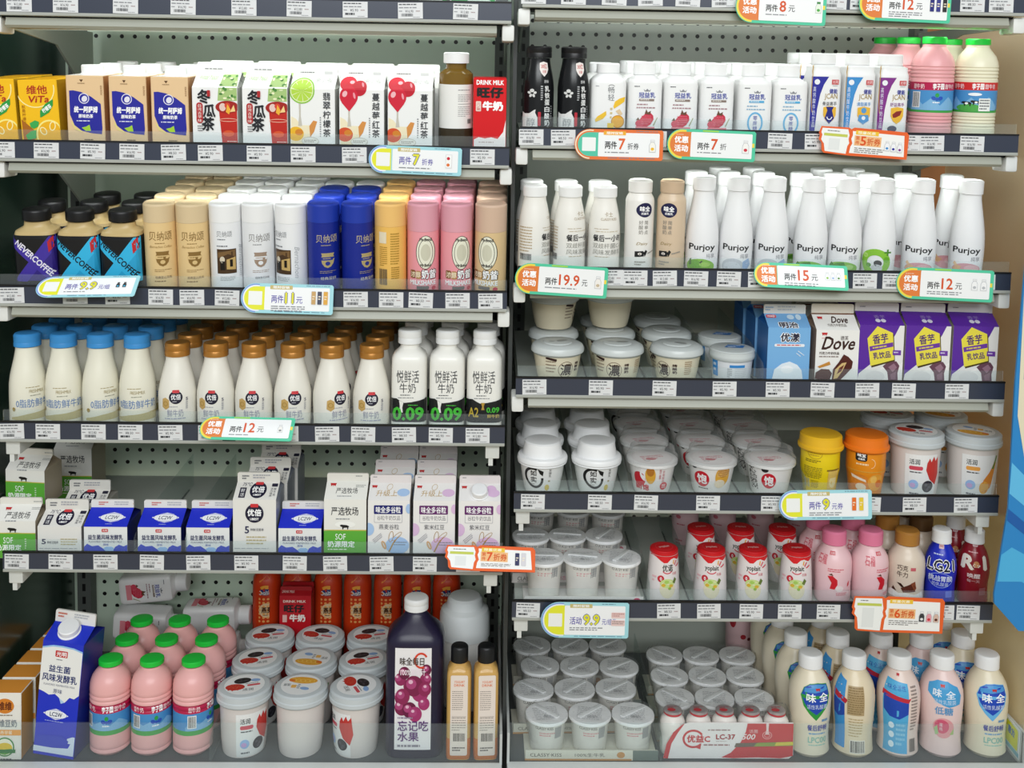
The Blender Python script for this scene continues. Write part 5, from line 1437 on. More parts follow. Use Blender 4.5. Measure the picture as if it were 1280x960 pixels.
oc_ = [('R', 1013, 565, 1027, 578, '17171A', {'r': 3}), ('T', '味全', 1015, 567, 1025.4, 573, 'FFFFFF', BB), ('T', '优酪乳', 1016, 574, 1024.6, 576.6, 'FFFFFF', B), ('L', 1014, 580, 1030, 584, 1, 'F6D8A8'), ('O', 1032, 580, 5, 6, .8, 'F6C890', {'arc': (-90, 90)}), ('R', 1000, 590, 1056, 591.4, 'D89A3A'), ('E', 1019, 604, 12, 9, 'E2882E'), ('E', 1039, 604, 10, 11, 'F0A63A'), ('E', 1036, 600, 4, 5, 'F6C060'), ('E', 1043, 606, 4, 5, 'E2782A'), ('P', [(1008, 596), (1026, 601), (1027, 604), (1009, 600)], 'F4E6D4'), ('E', 1020, 611, 7, 5, 'F0DCC0')]


def tall(look, c, lid, art):
    return bottle('yogurt_cup', look, 'cup', 'R4', 1026, [(24.6, 560.5), (24.6, 584), (23.4, 588), (20.4, 614)], c, ([(25.2, 541), (26.4, 543), (27, 552.5), (28.7, 554), (28.9, 557), (28, 558.6), (25, 560)], lid), art=art, capname='lid', base=.93, rough=.3)


put(tall('yellow tall yogurt cup', 'F1D21E', 'EDB928', yc_), 'R4', [1024.5], 1)
put(tall('orange tall yogurt cup', 'EB9020', 'EE7A1C', oc_), 'R4', [1081.5], 1)
put(kb, 'R4', [(1143, -33)], 2, dx=-.010, pitch=.098, y0=.07)
put(km, 'R4', [(1214.5, -36)], 2, dx=-.012, pitch=.098, y0=.07)

# ---- sixth shelf
yo = [('T', '', 0, 0, 1, 1, 'FFFFFF')]


def yop(look, txt, latin):
    a = [('P', [(862, 700), (868, 699), (873, 700), (878, 703), (884, 706.4), (889, 706), (894, 702), (899, 701), (905, 704), (911, 702), (916, 702), (916, 680), (862, 680)], 'D81E26')]
    if latin:
        a += [('T', 'yoplait', 880, 709, 899, 716.6, '2A3226', B)]
    else:
        a += [('T', '优诺', 882, 708, 897, 716.6, '2A3226', B)]
    a += [('O', 889, 715, 7, 4.4, 1.2, 'D2344A', {'arc': (20, 160)}), ('P', [(899, 709), (902, 704), (903, 705), (900, 710)], 'D2344A'), ('P', [(901, 711), (907, 708), (907, 710), (902, 712)], 'D2344A'), ('P', [(897, 707.6), (898, 703), (899.4, 703), (898.6, 708)], 'E9A23A'), ('T', '优酪', 896, 717.6, 902, 721, 'D2707A'), ('E', 880.5, 725.5, 4.2, 4.2, 'C8303C'), ('T', '0', 879.2, 723.4, 881.8, 727.6, 'FFFFFF', B),
          ('E', 889.5, 738, 10, 11, 'E9DDBE'), ('E', 889, 731, 9.4, 5.6, 'CBDD8E'), ('E', 884, 733, 2.6, 2, 'DDB23A'), ('E', 894, 734, 2.6, 2, 'DDB23A'), ('E', 888, 729, 3, 2, 'A9CB5E'), ('P', [(896, 730), (899, 724), (901.6, 727), (899, 732)], '6A7A3A'), ('E', 892, 737, 2, 1.8, '9ABC4E'), ('L', 869.6, 722, 875, 731, 2, 'EBB9BE')]
    return bottle('yogurt_cup', look, 'cup', 'R5', 888.5, [(18, 689), (19.4, 706), (20.8, 730), (21.4, 748)], 'EBE2E0', ([(16.8, 684), (17.8, 685.4), (18, 688.6)], 'CF1A22'), art=[e for e in a if e[1]], base=.97, rough=.3, capname='foil_lid', lid_art=[('O', 0, 0, .78, .78, .05, 'DB4A50'), ('T', 'yoplait', -.5, -.2, .5, .25, 'EBC4C0', B)])


kA, kB_ = yop('red-topped Chinese-lettered yogurt cup', '', False), yop('red-topped yogurt cup', '', True)
put(kA, 'R5', [(829, 12)], 1, look='red-topped yogurt cup with Chinese lettering')
put(kB_, 'R5', [888, 940, 994.5], 2, pitch=.082, dx=-.0005)
tp = bottle('yogurt_tub', 'tall pale pink tub behind red-topped cups', 'tub', 'R5', 866, [(17.5, 620), (17, 650), (15.6, 720)], 'E3BFC4', ([(17.8, 606), (18.4, 608), (18.4, 618)], 'D9A9B2'), art=[('E', 857, 648, 3, 2.4, 'C86A78'), ('L', 855, 656, 866, 659, 1, 'C86A78'), ('L', 853, 676, 862, 684, 2, 'C8707C')], yc=.275, base=.95, capname='lid')
put(tp, 'R5', [856, 902.5, 950, 1000], 1, ymid=660)


def milkb(look, body, capc, art, cx=1039):
    return bottle('yogurt_bottle', look, 'bottle', 'R5', cx, [(14.2, 678), (14.6, 681), (18, 685.5), (22, 692), (23.4, 700), (23.4, 712), (22.6, 722), (22.6, 748)], body, ([(14.2, 660.6), (15.2, 663), (15.2, 677)], capc), art=art, rough=.3)


pk = [('T', '石榴', 1019, 697, 1030, 709, 'D8707C', B), ('R', 1032.5, 693, 1041, 697, 'D2505A'), ('T', '光明', 1033.6, 693.6, 1040, 696.6, 'F8E8E8'), ('L', 1032, 712, 1051, 717, 2, 'D8707C'), ('P', [(1032, 722), (1038, 721), (1044, 726), (1044.6, 732), (1041, 738), (1035, 737.6), (1037, 730)], 'D2202E'), ('P', [(1033, 720), (1037, 718), (1039, 721)], '6A4A3A'), ('P', [(1057, 731), (1060, 728), (1059.6, 734), (1056.6, 736)], 'D2303C'), ('E', 1047, 737, 5, 3.6, 'EEDCDA'), ('L', 1043, 742, 1056, 746, 2, 'D8707C')]
k = milkb('pink pomegranate yogurt bottle', 'F0C8CC', 'E57EA0', pk)
put(k, 'R5', [(1041, 0), (1086.5, 38)], 2, pitch=.062, dx=-.008)
ch = [('T', '巧克', 1028, 708, 1041, 715, '6A5A50', B), ('T', '牛力', 1028, 716, 1041, 723, '6A5A50', B), ('R', 1044, 710, 1050, 714, 'C8606A'), ('P', [(1033, 737), (1046, 730), (1050, 733), (1051, 740), (1036, 742)], '5A2A1C'), ('P', [(1045, 730), (1050, 727), (1052, 736), (1050, 739)], '8A4A30'), ('P', [(1028, 731), (1033, 731), (1037, 735), (1034, 736)], '3A2018'), ('P', [(1016, 744), (1022, 741), (1030, 744), (1040, 742), (1050, 744), (1060, 741), (1064, 750), (1016, 750)], 'F2EEEA'), ('P', [(1022, 741), (1024, 737), (1028, 742)], '4A2A1E')]
k = milkb('beige chocolate yogurt bottle', 'DFCFBC', 'B07A36', ch)
put(k, 'R5', [1132], 2, pitch=.064, dx=-.008, names=['gold-capped'], look='beige chocolate yogurt bottle')
kdk = milkb('beige bottle with dark bronze cap', 'D2C0AC', '5A3F22', [], 1039)
put(kdk, 'R5', [1171], 3, pitch=.060, first=1, dx=-.004, names=['behind the blue'], look='dark-capped beige bottle')


def lgr(look, body, art, neck):
    return bottle('yogurt_bottle', look, 'bottle', 'R5', 1173, [(10.6, 676), (11, 679), (14.6, 685), (18, 694), (19.8, 704), (19.8, 713), (18.4, 724), (18.2, 732), (19.2, 748)], body, ([(11, 660), (11.8, 662), (11.8, 672), (12.2, 673), (12.2, 676)], 'EDEDED'), art=art, rough=.25)


lg = [('R', 1168, 684.5, 1178, 690, 'D8B8BC', {'r': 1.5}), ('T', 'meiji', 1169.4, 685.6, 1176.8, 689, 'A83A44', B), ('L', 1162, 695, 1184, 698, 1, 'B8C4EC'), ('T', 'LG21', 1155.6, 701, 1190.6, 717, 'F4F4F6', {'bold': .08}), ('T', 'LG21', 1157, 702, 1189.4, 716, '14162A', {'bold': .02}), ('O', 1173, 727, 14.4, 9.6, .6, '9AB0F0'), ('T', '挑战胃酸', 1159, 721, 1187, 728.5, 'DCE4FA', B), ('T', '的乳酸菌', 1163, 729.4, 1183, 734.4, 'C9D4F6'), ('R', 1180, 740, 1188, 748, '5A70D8', {'r': .8})]
k = lgr('blue white-capped yogurt bottle', '1F2FB8', lg, 0)
put(k, 'R5', [1175], 1)
r1 = [('R', 1169, 681.6, 1180, 687.6, 'D8B8BC', {'r': 1.5}), ('T', 'meiji', 1170.6, 683, 1178.4, 686.6, 'A83A44', B), ('L', 1164, 692.6, 1184, 695, 1, 'E0A8AC'), ('T', 'R-1', 1158, 697, 1189, 714, 'EFE6DA', {'bold': .05}), ('E', 1176, 706.5, 3.6, 3.6, 'C98A5A'), ('T', '唤醒', 1166, 718, 1181, 724, 'F0DCDC', B), ('T', '每一天', 1165.6, 725.6, 1181, 729.6, 'E4BCC0'), ('R', 1181, 736, 1189, 745, '9A5058', {'r': .8})]
k = lgr('red white-capped yogurt bottle', '8E1A26', r1, 0)
put(k, 'R5', [1216], 2, pitch=.058, dx=-.005, names=['beside blue bottle'])


# ---- shrink-wrapped packs of cups
film = clear('shrink_film', 'FFFFFF', .04, .10, .12, bump=.6, gmax=.38)


def cup_art(ux):
    return [('T', 'CLASSY·KISS', -15, 6, 7, 9.6, '4A4A4C', {'bold': .01}), ('L', -10, 13, 10, 19, 2, 'D89A9C'), ('R', 9, 7, 19, 22, 'B8B8B6'), ('L', 9.6, 8, 18.4, 21, 6, '77777A')]


def cup_pack(shelf, cx, y_rim, hw, sp, hgt, tray_c, tray_art, yf=.02):
    """three cups side by side on a card tray under film"""
    K = Kind('wrapped_yogurt_pack', '', 'pack', shelf, cx, y_rim + 25, 0)
    s = depth(at(cx, y_rim, .06)) / FPX
    r = hw * s
    d = sp * s
    K.yc = yf + r
    h = hgt
    rnd = random.Random(shelf + str(cx))
    for i in (-1, 0, 1):
        T = Matrix.Translation((i * d, 0, .002))
        b = ring_mesh('cup', [(r * .74, 0), (r * .78, .003), (r * .9, h - .006), (r * .92, h - .005)], mat('F0EDE6', .35), n=32)
        b.transform(T)
        ld = ring_mesh('lid', [(r * .95, h - .0055), (r, h - .0048), (r, h - .001), (r * .985, h)], mat('F3F4F4', .35), n=32)
        ld.transform(T)
        a0 = rnd.uniform(-60, 60)
        sk = r / 25.0
        la = art_mesh('label_print', cup_art(0), lambda u, v, e: (i * d + (r * (.78 + .12 * (1 - v / 45)) + e) * math.sin(u * sk / r * 1.1), -(r * (.78 + .12 * (1 - v / 45)) + e) * math.cos(u * sk / r * 1.1), .002 + h - v * sk * .9), step=(4, 8))
        top = [('L', -.6, -.5, .55, .62, 9, 'B9BABB', {'k': .35, 'rot': a0 * .2}), ('T', '酸奶', -.15, .2, .3, .45, 'A9AAAC')]
        lt = art_mesh('lid_print', top, lambda u, v, e: (i * d + u * r, -v * r, .002 + h + e))
        # a folded spoon under the film on the lid
        sm_ = MB().box(-r * .75, r * .75, -r * .11, r * .11, 0, .0022, 0, .0008)
        spn = sm_.mesh('spoon', mat('EEF0F0', .25), 30)
        spn.transform(Matrix.Translation((i * d, r * .1, .0022 + h)) @ Matrix.Rotation(rad(a0), 4, 'Z'))
        K.parts.append(('cup', b, None, [('lid', ld), ('label_print', la), ('lid_print', lt), ('spoon', spn)]))
    W, D = 1.5 * d + (r - d / 2) + .0015, r + .0015
    tr = MB().box(-W, W, -D, D, 0, .0018).box(-W * .99, W * .99, -D - .0012, -D + .0002, 0, .017)
    sub = []
    if tray_art:
        sub = [('label_print', art_mesh('label_print', tray_art, lambda u, v, e: (u * W, -D - .0012 - e, .017 - v * .017)))]
    K.parts.append(('tray', tr.mesh('tray', mat(tray_c, .5)), None, sub))
    # film pulled tight over the three lids
    pts = []
    for i in (-1, 0, 1):
        for a in range(0, 360, 20):
            c, s_ = math.cos(rad(a)), math.sin(rad(a))
            pts.append((i * d + (r + .001) * c, (r + .001) * s_, h + .0062))
            pts.append((i * d + (r + .002) * c, (r + .002) * s_, h - .002))
            pts.append((i * d + (r * .82 + .001) * c, (r * .95 + .001) * s_, .02))
    bm = bmesh.new()
    for p_ in pts:
        bm.verts.new(p_)
    res = bmesh.ops.convex_hull(bm, input=bm.verts)
    bmesh.ops.delete(bm, geom=list({g for g in res['geom_interior'] if isinstance(g, bmesh.types.BMVert)}), context='VERTS')
    bmesh.ops.delete(bm, geom=[f for f in bm.faces if f.normal.z < -.9], context='FACES_ONLY')
    me = bpy.data.meshes.new('film')
    bm.to_mesh(me)
    bm.free()
    me.materials.append(film)
    K.parts.append(('film', me, None, ()))
    K.W = W
    return K


def put_pack(K, shelf, cx, py, y, label, group='shrink-wrapped packs of white yogurt cups', dz=0, spin=0):
    S = SH[shelf]
    return spawn(K, (at(cx, py, y).x, y, S.deck(y) + .0006 + dz), S.M @ Matrix.Rotation(rad(spin), 3, 'Z'), label, group)


k5 = cup_pack('R5', 728, 700, 24.5, 48, .066, 'E9E4DF', [('T', 'CLASSY·KISS', -.9, .35, -.45, .75, '4A4644'), ('T', '卡士原态酪乳', -.35, .3, .1, .75, 'E07A9A'), ('L', .15, .35, .45, .6, 1, 'E9B0C0'), ('E', .88, .5, .07, .42, 'D8406A'), ('L', -.9, .8, -.2, .95, 1, '9A9490')], .022)
put_pack(k5, 'R5', 728, 720, k5.yc, "front shrink-wrapped pack of three white cups, right bay's sixth shelf")
put_pack(k5, 'R5', 709, 685, k5.yc + .085, "shrink-wrapped pack of three cups behind another, right bay's sixth shelf", spin=2)
put_pack(k5, 'R5', 716, 650, k5.yc + .20, "shrink-wrapped pack of three cups at back, right bay's sixth shelf", spin=-4)
k6b = cup_pack('R6', 738, 894, 25.2, 51.2, .056, 'DDD9C9', [('T', 'CLASSY·KISS', -.92, .3, -.45, .62, '5A5650'), ('R', -1, .82, .6, 1, 'C9935A')], .022)
k6 = cup_pack('R6', 738, 894, 26.6, 54, .056, 'DDD9C9', [('T', 'CLASSY·KISS', -.92, .3, -.45, .62, '5A5650'), ('T', '100%生牛乳', -.25, .28, .2, .64, '6A6660'), ('E', .44, .45, .06, .3, 'C9935A'), ('R', .62, 0, 1, 1, '6F7A72'), ('R', -1, .82, .6, 1, 'C9935A')], .022)
ROWP = ['front', 'second', 'third', 'backmost']
for j, (c, py) in enumerate(((737, 915), (718, 885), (724, 855), (712, 830))):
    put_pack(k6, 'R6', c, py, k6.yc + .0797 * j, ROWP[j] + " pack of wrapped cups in left column, right bay's bottom tray", spin=(0, 1.5, -1, 1)[j])
for j, (c, py) in enumerate(((893, 890), (884, 858), (876, 830))):
    put_pack(k6b, 'R6', c, py, k6b.yc + .053 + .0757 * j, ('first', 'second', 'backmost')[j] + " pack of wrapped cups behind red five-pack, right bay's bottom tray", spin=(-1, 1, 0)[j])

# ---- pack of five little bottles in a red-white sleeve
K = Kind('probiotic_drink_pack', 'pack of five small white bottles in red sleeve', 'pack', 'R6', 903, 915, .045)
s5 = K.s
r5 = 15.6 * s5
for i in range(5):
    X = (i - 2) * 32.6 * s5
    T = Matrix.Translation((X, 0, 0))
    pr = [(r5 * .8, 0), (r5 * .95, .003), (r5, .008), (r5, .022), (r5 * .93, .028), (r5 * .93, .034), (r5, .040), (r5, .052), (r5 * .9, .058), (r5 * .62, .064), (r5 * .6, .067)]
    b = ring_mesh('bottle', pr, mat('F0E9E2', .3), n=28)
    b.transform(T)
    f = ring_mesh('foil_cap', [(r5 * .70, .0655), (r5 * .72, .0665), (r5 * .72, .0715), (r5 * .66, .0725)], mat('BFB4B4', .3, .5), n=28)
    f.transform(T)
    a = art_mesh('label_print', [('E', -.2, .3, .5, .35, 'C8202C'), ('L', -.6, -.5, .6, 0, 2, 'A84A50')], lambda u, v, e: (X + u * r5 * .66, -v * r5 * .66, .0726 + e))
    red = ring_mesh('neck_band', [(r5 * .723, .0662), (r5 * .723, .0690)], mat('C8202C', .4), n=28, cap0=False, cap1=False)
    red.transform(T)
    K.parts.append(('bottle', b, None, [('foil_cap', f), ('label_print', a), ('neck_band', red)]))
zf5 = K.Hf(-r5, (900, 950))
yf5 = -r5 - .0012


def m5(u, v, e):
    return ((u - 903) * s5, yf5 - e + .0005, max(.001, zf5(v)))


out5 = [(824, 948), (828, 930), (836, 916), (846, 907), (856, 903.5), (985, 903.5)] + [(985.5, 944)]
for i in range(4, -1, -1):
    c = 903 + (i - 2) * 32.6
    out5 += [(c + 12, 951), (c + 4, 953), (c - 6, 953), (c - 13, 949)]
fp, ff = fan(out5)
n = len(fp)
V5 = [m5(u, v, 0) for u, v in fp]
V5b = [(x, y + .0007, z) for x, y, z in V5]
me = mesh_from('sleeve', V5 + V5b, ff + [tuple(i + n for i in f[::-1]) for f in ff] + [(i, (i + 1) % n, n + (i + 1) % n, n + i) for i in range(n)], mat('F2ECEA', .35))
sl5 = [('P', [(985, 904.6), (985, 945), (970, 948), (940, 947), (910, 948), (896, 947), (908, 941), (920, 928), (926, 915), (928, 904.6)], 'CB1C26'), ('P', [(824, 948), (828, 930), (836, 916), (846, 907), (850, 905), (842, 916), (834, 930), (830, 950)], 'CB1C26'), ('O', 861, 924, 13.4, 11.6, 2.6, 'CB1C26', {'arc': (40, 330)}), ('P', [(864, 935), (871, 929), (870, 937)], 'CB1C26'), ('T', '优益C', 853, 919, 882, 928.6, 'CB1C26', BB), ('T', 'LC-37', 889, 918, 913, 924.6, 'A8202A', BB), ('L', 879, 911.6, 916, 914.6, 1, 'A88A88'), ('L', 874, 930, 908, 933.5, 1, 'A87A78'), ('L', 889, 926.4, 912, 927.4, 1, 'A88A88'),
       ('T', '500', 921, 917.5, 938, 924.6, 'F6E8E6', {'bold': .02, 'shear': .25}), ('T', '活菌', 930, 912, 941, 916.4, 'F0C8C8'), ('P', [(914, 929), (985, 927), (985, 932), (912, 934)], '6A5A4A'), ('P', [(940, 928.6), (985, 927), (985, 932), (936, 933)], '8AA03A'), ('P', [(964, 927.8), (985, 927), (985, 931), (962, 932)], 'D8CB3A'), ('P', [(951, 903.6), (954.6, 903.6), (954, 912), (955, 918), (950, 918), (951.4, 912)], 'F2DCDA'), ('O', 952.5, 919, 6, 5, .8, 'EFA8A8'), ('O', 952.5, 919, 3.6, 3, .7, 'EFA8A8')]
K.parts.append(('sleeve', me, None, [('label_print', art_mesh('label_print', sl5, lambda u, v, e: m5(min(985, max(824, u)), v, e)))]))
fb = MB().box(-2.5 * 32.6 * s5 - .0005, 2.5 * 32.6 * s5 + .0005, yf5 - .0022, r5 + .002, .001, .0745, 0, .008)
K.parts.append(('film', fb.mesh('film', film, 50), None, ()))
put_pack(K, 'R6', 905.5, 915, .022 + r5 + .003, "pack of five small white bottles in red sleeve, right bay's bottom tray", None)

# ---- large yogurt drink bottles
def wqb(look, body, art):
    return bottle('yogurt_drink_bottle', look, 'bottle', 'R6', 1011, [(14, 832), (14.6, 834), (19.6, 841), (24, 849), (26.4, 858), (27, 868), (26.2, 885), (24.6, 901), (24.2, 912), (25, 926), (26, 938), (25.6, 944)], body, ([(14.6, 814.6), (15.2, 817), (15.2, 831)], 'F0F0F0'), art=art, rough=.28, base=.85)


def shield(c1, c2, edge):
    return [('P', [(999, 872), (1002, 863), (1010, 858.6), (1022, 857.6), (1036, 859.6), (1036.6, 872), (1033, 884), (1026, 894), (1019, 902.4), (1010, 894), (1003, 885)], edge), ('P', [(1000, 871), (1003, 863), (1010, 859.4), (1022, 858.4), (1035, 860.4), (1035.4, 871), (1032, 881), (1026, 889), (1019, 895), (1010, 889), (1004, 881)], c1), ('P', [(1003, 864), (1010, 860), (1022, 859), (1034, 861), (1034, 866), (1018, 868), (1003, 868)], c2), W_(1021, 865, .8)]


wz = lambda: [('T', '味', 1006, 869, 1018, 879.5, 'FFFFFF', B), ('T', '全', 1022, 868, 1033, 878.5, 'FFFFFF', B), ('T', '活性乳酸菌', 1007, 882, 1032, 887.6, 'DCE8F8'), ('T', '餐后舒畅', 1008, 908, 1034, 916, '2E3AA0', B), ('L', 1010, 918, 1034, 921.6, 1, '7AA8D0'), ('T', 'LPC00', 1009, 923.6, 1034, 931, '8CC0B4', B), ('L', 1010, 932.6, 1034, 935, 1, '9ACABE'), ('L', 1026, 900, 1034, 906, 1, '6A9AC8')]
wA = wqb('cream bottle with blue-green shield', 'E9DEC6', shield('1F48B0', '4A92D0', '2F9A3E') + wz())
wE = wqb('cream bottle with blue shield', 'E9DEC4', shield('1F48B8', '4A98D8', '6AB4E6') + wz())
wB = wqb('cream bottle with brown text block', 'E6D6B8', [('P', [(985, 852), (1000, 857), (1000, 940), (985, 940)], '3E94D4'), ('P', [(984, 868), (1000, 876), (1004, 878), (1001, 883), (984, 876)], 'B8243A'), ('P', [(985, 878), (1000, 884), (1000, 898), (992, 902), (985, 898)], '1F48A8'), ('R', 1003, 861, 1024, 896, 'B39A72'), ('L', 1004, 862, 1023, 895, 12, '8A734C', {'k': .5}), ('L', 1005, 900, 1023, 925, 7, 'B9A276', {'k': .35}), ('R', 1007, 928, 1027, 944, 'ECE6DA'), ('B', 1008, 929, 1026, 943, '2A2826')])
wC = wqb('pale pink bottle with blue panel', 'EBD6CC', [('P', [(992, 854), (1023, 858), (1023, 944), (992, 944)], '54AEDC'), ('P', [(993, 872), (1023, 878), (1023, 894), (1012, 901), (1000, 899), (993, 892)], '1F48B0'), ('P', [(991, 868), (1023, 875), (1026, 874), (1023, 880), (991, 874)], 'C22A3C'), ('T', '味全活性', 996, 860, 1020, 866, '2A5AB0'), ('E', 1002, 910, 3.6, 4, 'DCEEF8'), ('E', 1002, 922, 3.6, 4, 'DCEEF8'), ('E', 1002, 934, 3.6, 4, 'DCEEF8'), ('L', 1008, 906, 1020, 936, 5, '8ACAE8'), ('L', 1026, 860, 1034, 916, 14, '9A8A84', {'k': .5}), ('B', 1026, 926, 1034, 942, '4A4644'), W_(1008, 850, .8)])
wD = wqb('pale pink peach bottle', 'EED2CE', [('P', [(993, 860), (1004, 855), (1020, 855.6), (1032, 862), (1036, 872), (1033, 882), (1020, 885), (1005, 880), (994, 870)], '4AA2D8'), W_(1012, 861, .9), ('T', '味', 1000, 864, 1011, 873.6, 'EAF2FA', B), ('T', '全', 1016, 865, 1028, 874.6, 'EAF2FA', B), ('T', '活性乳酸菌', 1002, 876, 1028, 881.6, 'CBE2F4'), ('T', '低糖', 1003, 885, 1025, 895, '5A9ACC', B), ('E', 1014, 912, 13, 13, 'E8A0A4'), ('E', 1012, 910, 9, 9, 'D85A78'), ('P', [(1002, 914), (1006, 909), (1008, 920), (1004, 922)], 'A8C890'), ('P', [(1022, 920), (1027, 912), (1027, 920)], 'A8C07A'), ('T', '蜜桃', 1009, 905, 1013, 916, 'F4E0E4', {'vert': 1})])
grp = 'yogurt drink bottles on the right tray'
put(wA, 'R6', [1012.5], 4, pitch=.074, dx=-.0028, group=grp)
put(wB, 'R6', [1067], 3, pitch=.074, dx=-.003, group=grp)
put(wC, 'R6', [1123.5], 2, pitch=.074, dx=-.003, group=grp)
put(wD, 'R6', [1177], 2, pitch=.074, dx=-.004, group=grp)
put(wE, 'R6', [(1233, 0)], 3, pitch=.074, dx=-.0065, group=grp)
tp2 = bottle('yogurt_tub', 'tall pale pink tub with red fruit print', 'tub', 'R6', 921, [(19, 765), (19, 800), (17, 850)], 'DDB9BC', ([(19.4, 752), (20, 754), (20, 764)], 'C9A0A6'), art=[('E', 911, 778, 4, 9, 'A82A34'), ('E', 924, 797, 3.4, 3, 'A82A34'), ('E', 931, 800, 2, 2, '6A2A2A')], yc=.35, base=.95, capname='lid')
put(tp2, 'R6', [926], 1, ymid=785)

# ---- white strawberry bottles heaped on their sides at the back of the left tray
S = SH['L5']
heap = [(188, 731, .345, -6, 'topmost tilted one of the heap, printed side out', 0, .118), (180, 772, .33, 3, 'under the tilted topmost one of the heap', 0, .058),
        (184, 800, .33, 0, 'lowest one at the left end of the heap', -90, .0), (266, 752, .35, -2, 'upper one at the right end of the heap', -90, .058), (266, 785, .345, 2, 'lowest one at the right end of the heap', 0, .0)]
for c, py, y, rl, ph, sp, dz in heap:
    x = at(c, py, y).x
    z = S.deck(y) + .031 + dz
    M = Matrix.Rotation(rad(rl), 3, 'Y') @ Matrix.Rotation(rad(90), 3, 'Y') @ Matrix.Rotation(rad(sp), 3, 'Z')
    spawn(K_STR, (x - .05, y, z), M, 'white strawberry yogurt bottle lying down, ' + ph, 'white bottles heaped on the left tray')


# ================================================================== clear lane dividers
def divider(shelf, px, i, n):
    S = SH[shelf]
    y0_, y1_ = .012, .322 if S.key == 'L5' else .34
    zl = S.deck(y0_) + .0006
    x = at(px, PPY + FPX * (CAM.z - zl - .02) / 1.62, .03).x
    h = .046
    pts = [(0, 0), (y1_ - y0_, 0), (y1_ - y0_, .060), (.09, .056), (.03, h), (.006, h * .93), (0, h * .8)]
    K = MB().prism_x(pts, -.0007, .0007)
    lab = 'clear acrylic lane divider, ' + (ORD[i] + ' from left, ' if n > 1 else '') + S.phrase
    r = root('lane_divider', (x, y0_, zl), lab, 'divider', 'clear lane dividers')
    r.rotation_euler = (S.a, 0, 0)
    link('plate', K.mesh('plate', div_m), r)
    f = MB().box(-.0012, .0012, .012, .30, 0, .0012)
    link('foot_strip', f.mesh('foot_strip', clear('clear_strip', 'E8EEEE', .15, .2, .15)), r)


for sh, cols in (('R3', (734, 808.5, 881.5, 946)), ('R4', (711, 779, 851.5, 925, 998)), ('R5', (806, 859.5, 914, 966.5)), ('R6', (821,)), ('L4', (174.5, 237.2)), ('L5', (267,))):
    for i, c in enumerate(cols):
        divider(sh, c, i, len(cols))

# ================================================================== price labels in the rails
TAGM = []
for v in range(4):
    W_t, H_t = .0375, .024
    a = [('L', -.46, -.44, .3, -.30, 1, '4A4C50'), ('L', -.46, -.24, .46, -.10, 1, '8A8C90'), ('T', '¥%s' % ('5.90', '12.80', '8.50', '16.90')[v], -.2, -.05, .12, .12, '3A3C40'), ('L', -.46, -.02, -.26, .10, 1, '8A8C90'), ('L', .22, -.02, .46, .1, 1, 'A08A8A'), ('B', -.36, .18, .1, .36, '3A3C40') if v % 2 else ('L', -.4, .18, .2, .34, 1, '3A3C40', {'k': .8}), ('L', .1, .38, .44, .46, 1, '9A9CA0')]
    plate = MB().box(-W_t / 2, W_t / 2, -.0007, 0, -H_t / 2, H_t / 2).mesh('paper', mat('DCDDDE', .5))
    pr = art_mesh('label_print', a, lambda u, v_, e: (u * W_t, -.0007 - e, -v_ * H_t), eps=.0001)
    TAGM.append((plate, pr))
TAGS = {'L0': [24, 82, 157, 229, 305, 374, 444, 513, 582], 'L1': [3, 58, 116, 165, 217, 263, 324, 379, 443, 603], 'L2': [15, 94, 147, 201, 240, 284, 444.6, 489, 526, 572, 613],
        'L3': [15, 60, 117, 163, 213, 263, 309.5, 358, 409, 454, 505, 551, 597], 'L4': [21, 76, 132, 190, 248, 308, 368.5, 419, 477, 531, 585],
        'R0': [667, 717, 768, 813, 860, 905, 1043, 1078, 1215.5, 1251.5], 'R1': [664, 704, 818, 975, 1021, 1136, 1164.6, 1215], 'R2': [764, 794, 831, 870, 911, 950, 1081, 1118, 1229],
        'R3': [668, 751, 830.5, 905.6, 972, 1028, 1084, 1129.6, 1196], 'R4': [666, 749.8, 807.5, 885, 966, 1086, 1143, 1207], 'R5': [660, 836, 886, 939, 987, 1035.5, 1178, 1210]}
rnd = random.Random(21)
for sh, cols in TAGS.items():
    S = SH[sh]
    zc = S.zt - .0112
    xs = []
    for i, c in enumerate(cols):
        py = PPY
        for _ in range(4):
            p = at(c, py, -.0045)
            q = Vector((p.x, -.0045, zc)) - CAM
            py = PPY - FPX * q.dot(Up) / q.dot(Fw)
        x = p.x
        pl, pr = TAGM[rnd.randrange(4)]
        y = -.0044 - .0008 * (bool(xs) and abs(x - xs[-1]) < .039)
        xs.append(x)
        r = root('price_label', (x, y, zc), 'white paper price label, ' + ORD[i] + ' from left in rail of ' + S.phrase, 'price label', 'price labels in the shelf rails')
        r.rotation_euler = (0, rad(rnd.uniform(-1.5, 1.5)), 0)
        link('paper', pl, r)
        link('label_print', pr, r)


# ================================================================== promotion signs clipped to the rails
def pill(w_, h_, inset=0.0):
    o = [(w_ / 2 - inset - 2, -h_ / 2 + inset), (w_ / 2 - inset, -h_ / 2 + inset + 2), (w_ / 2 - inset, h_ / 2 - inset - 2), (w_ / 2 - inset - 2, h_ / 2 - inset)]
    r = h_ / 2 - inset
    o += [(-w_ / 2 + h_ / 2 + r * math.cos(rad(a)), r * math.sin(rad(a))) for a in range(90, 271, 12)]
    return o


